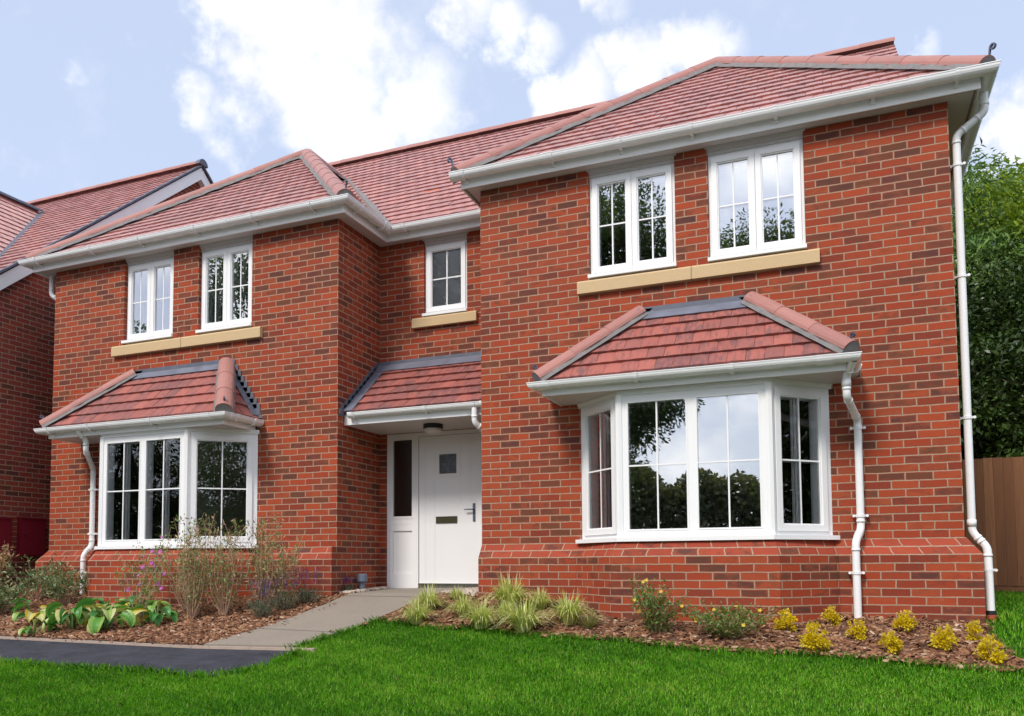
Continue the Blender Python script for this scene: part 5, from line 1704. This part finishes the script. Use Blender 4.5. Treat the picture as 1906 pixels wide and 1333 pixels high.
# ------------------------------------------------------------------ sky, sun, camera
SUN_EL, SUN_AZ = math.radians(46), math.radians(194)      # azimuth clockwise from +Y
sd = Vector((math.sin(SUN_AZ) * math.cos(SUN_EL), math.cos(SUN_AZ) * math.cos(SUN_EL), math.sin(SUN_EL)))
w = bpy.data.worlds.new('World'); SC.world = w; w.use_nodes = True
N = Nodes(w.node_tree)
sky = N.n('ShaderNodeTexSky', {'sky_type': 'NISHITA', 'sun_disc': False, 'sun_elevation': SUN_EL, 'sun_rotation': SUN_AZ, 'altitude': 50.0, 'air_density': 1.0, 'dust_density': 1.6, 'ozone_density': 2.0})
dirn = N.n('ShaderNodeTexCoord').outputs['Generated']
CLOUDS = [(-.528, .66, .535, .075, 1.0), (-.487, .704, .516, .10, 1.05), (-.431, .728, .533, .066, .9), (-.419, .764, .491, .074, .95), (-.476, .749, .461, .056, .8), (-.599, .645, .475, .035, .85), (-.58, .667, .468, .022, .6), (-.448, .769, .456, .05, .7), (-.342, .802, .491, .034, .45), (-.337, .75, .57, .046, .9), (-.306, .777, .55, .036, .85), (-.274, .801, .533, .030, .8), (-.199, .802, .563, .030, .65), (-.13, .82, .558, .021, .5), (-.238, .835, .497, .045, .95), (-.181, .84, .512, .046, .95), (-.122, .845, .521, .044, .9), (-.09, .848, .523, .025, .75), (.169, .9, .402, .043, 1.15), (.148, .898, .415, .018, .7), (.093, .87, .484, .018, .55), (-.663, .573, .482, .0145, .4), (-.733, .556, .392, .009, .5), (-.614, .599, .514, .02, .3), (-.68, -.67, .28, .30, 1.1), (-.62, -.72, .36, .22, 1.0), (-.12, -.98, .13, .14, .62), (-.22, -.95, .17, .12, .55), (-.05, -.97, .20, .12, .55), (-.70, -.55, .42, .2, .9)]
fb = N.n('ShaderNodeTexNoise', Scale=13.0, Detail=9.0, Roughness=.58); N.set(fb.inputs['Vector'], dirn)
wv = N.vm('ADD', dirn, N.vm('MULTIPLY', N.vm('SUBTRACT', fb.outputs[1], (.5, .5, .5)), (.10, .10, .10)))
tot = None
for cx, cy, cz, r, wt in CLOUDS:
    dd = N.vm('DISTANCE', wv, (cx, cy, cz))
    b = N.ss(dd, r * 1.75, r * .1, 0.0, wt)
    tot = b if tot is None else N.m('MAXIMUM', tot, b)
sx = N.n('ShaderNodeSeparateXYZ', i0=dirn)
big = N.n('ShaderNodeTexNoise', Scale=2.6, Detail=8.0, Roughness=.55); N.set(big.inputs['Vector'], N.vm('ADD', dirn, (3.1, 1.7, .4)))
behind = N.ss(sx.outputs[1], .35, -.05)
glob = N.m('MULTIPLY', N.ss(big.outputs[0], .36, .54), behind)
dens = N.m('MAXIMUM', N.ss(N.m('ADD', tot, N.m('MULTIPLY', N.m('SUBTRACT', fb.outputs[0], .5), 1.9)), .30, .95), glob)
wisp = N.m('MULTIPLY', N.ss(N.noise(dirn, 7.0, 8, .62), .54, .80), .30)
dens = N.m('MAXIMUM', dens, wisp)
shade = N.ss(N.noise(N.vm('ADD', dirn, (1, 2, 3)), 9.0, 5, .5), .35, .7)
cloudc = N.mix(behind, N.mix(shade, (4.7, 4.75, 5.0), (5.6, 5.6, 5.7)), N.mix(shade, (4.2, 4.7, 6.0), (7.6, 7.7, 8.0)))
blue = N.mix(0.72, N.vm('MULTIPLY', sky.outputs[0], (.95, .90, .95)), (3.25, 3.75, 4.75))
colr = N.mix(dens, blue, cloudc)
bg = N.n('ShaderNodeBackground', Color=colr, Strength=.12)
ow = N.n('ShaderNodeOutputWorld'); N.t.links.new(bg.outputs[0], ow.inputs[0])

sl = bpy.data.lights.new('sun', 'SUN'); sl.energy = 1.65; sl.angle = math.radians(13); sl.color = (1.0, .94, .86)
so = bpy.data.objects.new('sun', sl); COL.objects.link(so)
so.rotation_euler = (-sd).to_track_quat('-Z', 'Y').to_euler(); so.location = sd * 30

cam = bpy.data.cameras.new('camera'); co = bpy.data.objects.new('camera', cam); COL.objects.link(co)
R = ((0.9215582007834644, 0.3882056615198329, -0.005181402579689513), (-0.02823740771660036, 0.05371008777013155, -0.9981572397559271), (-0.38721199797293254, 0.9200062993456477, 0.06045889339159247))
r0, r1_, r2_ = [Vector(v) for v in R]
mw = Matrix.Identity(4)
for i in range(3):
    mw[i][0], mw[i][1], mw[i][2] = r0[i], -r1_[i], -r2_[i]
mw.translation = (-1.0369614, -8.4779686, -0.2078910)
co.matrix_world = mw
cam.sensor_width = 36.0; cam.sensor_fit = 'HORIZONTAL'
cam.lens = 1562.2123 / 1906 * 36
cam.shift_x = (953 - 900.690) / 1906
cam.shift_y = (954.265 - 666.5) / 1906
cam.clip_start = .05; cam.clip_end = 2000
SC.camera = co
SC.view_settings.view_transform = 'Standard'
SC.view_settings.look = 'None'
SC.view_settings.exposure = 0.90
SC.view_settings.gamma = 1.0
SC.render.resolution_x, SC.render.resolution_y = 1024, 716
SC.cycles.use_denoising = True
SC.cycles.max_bounces = 8
SC.cycles.transparent_max_bounces = 16
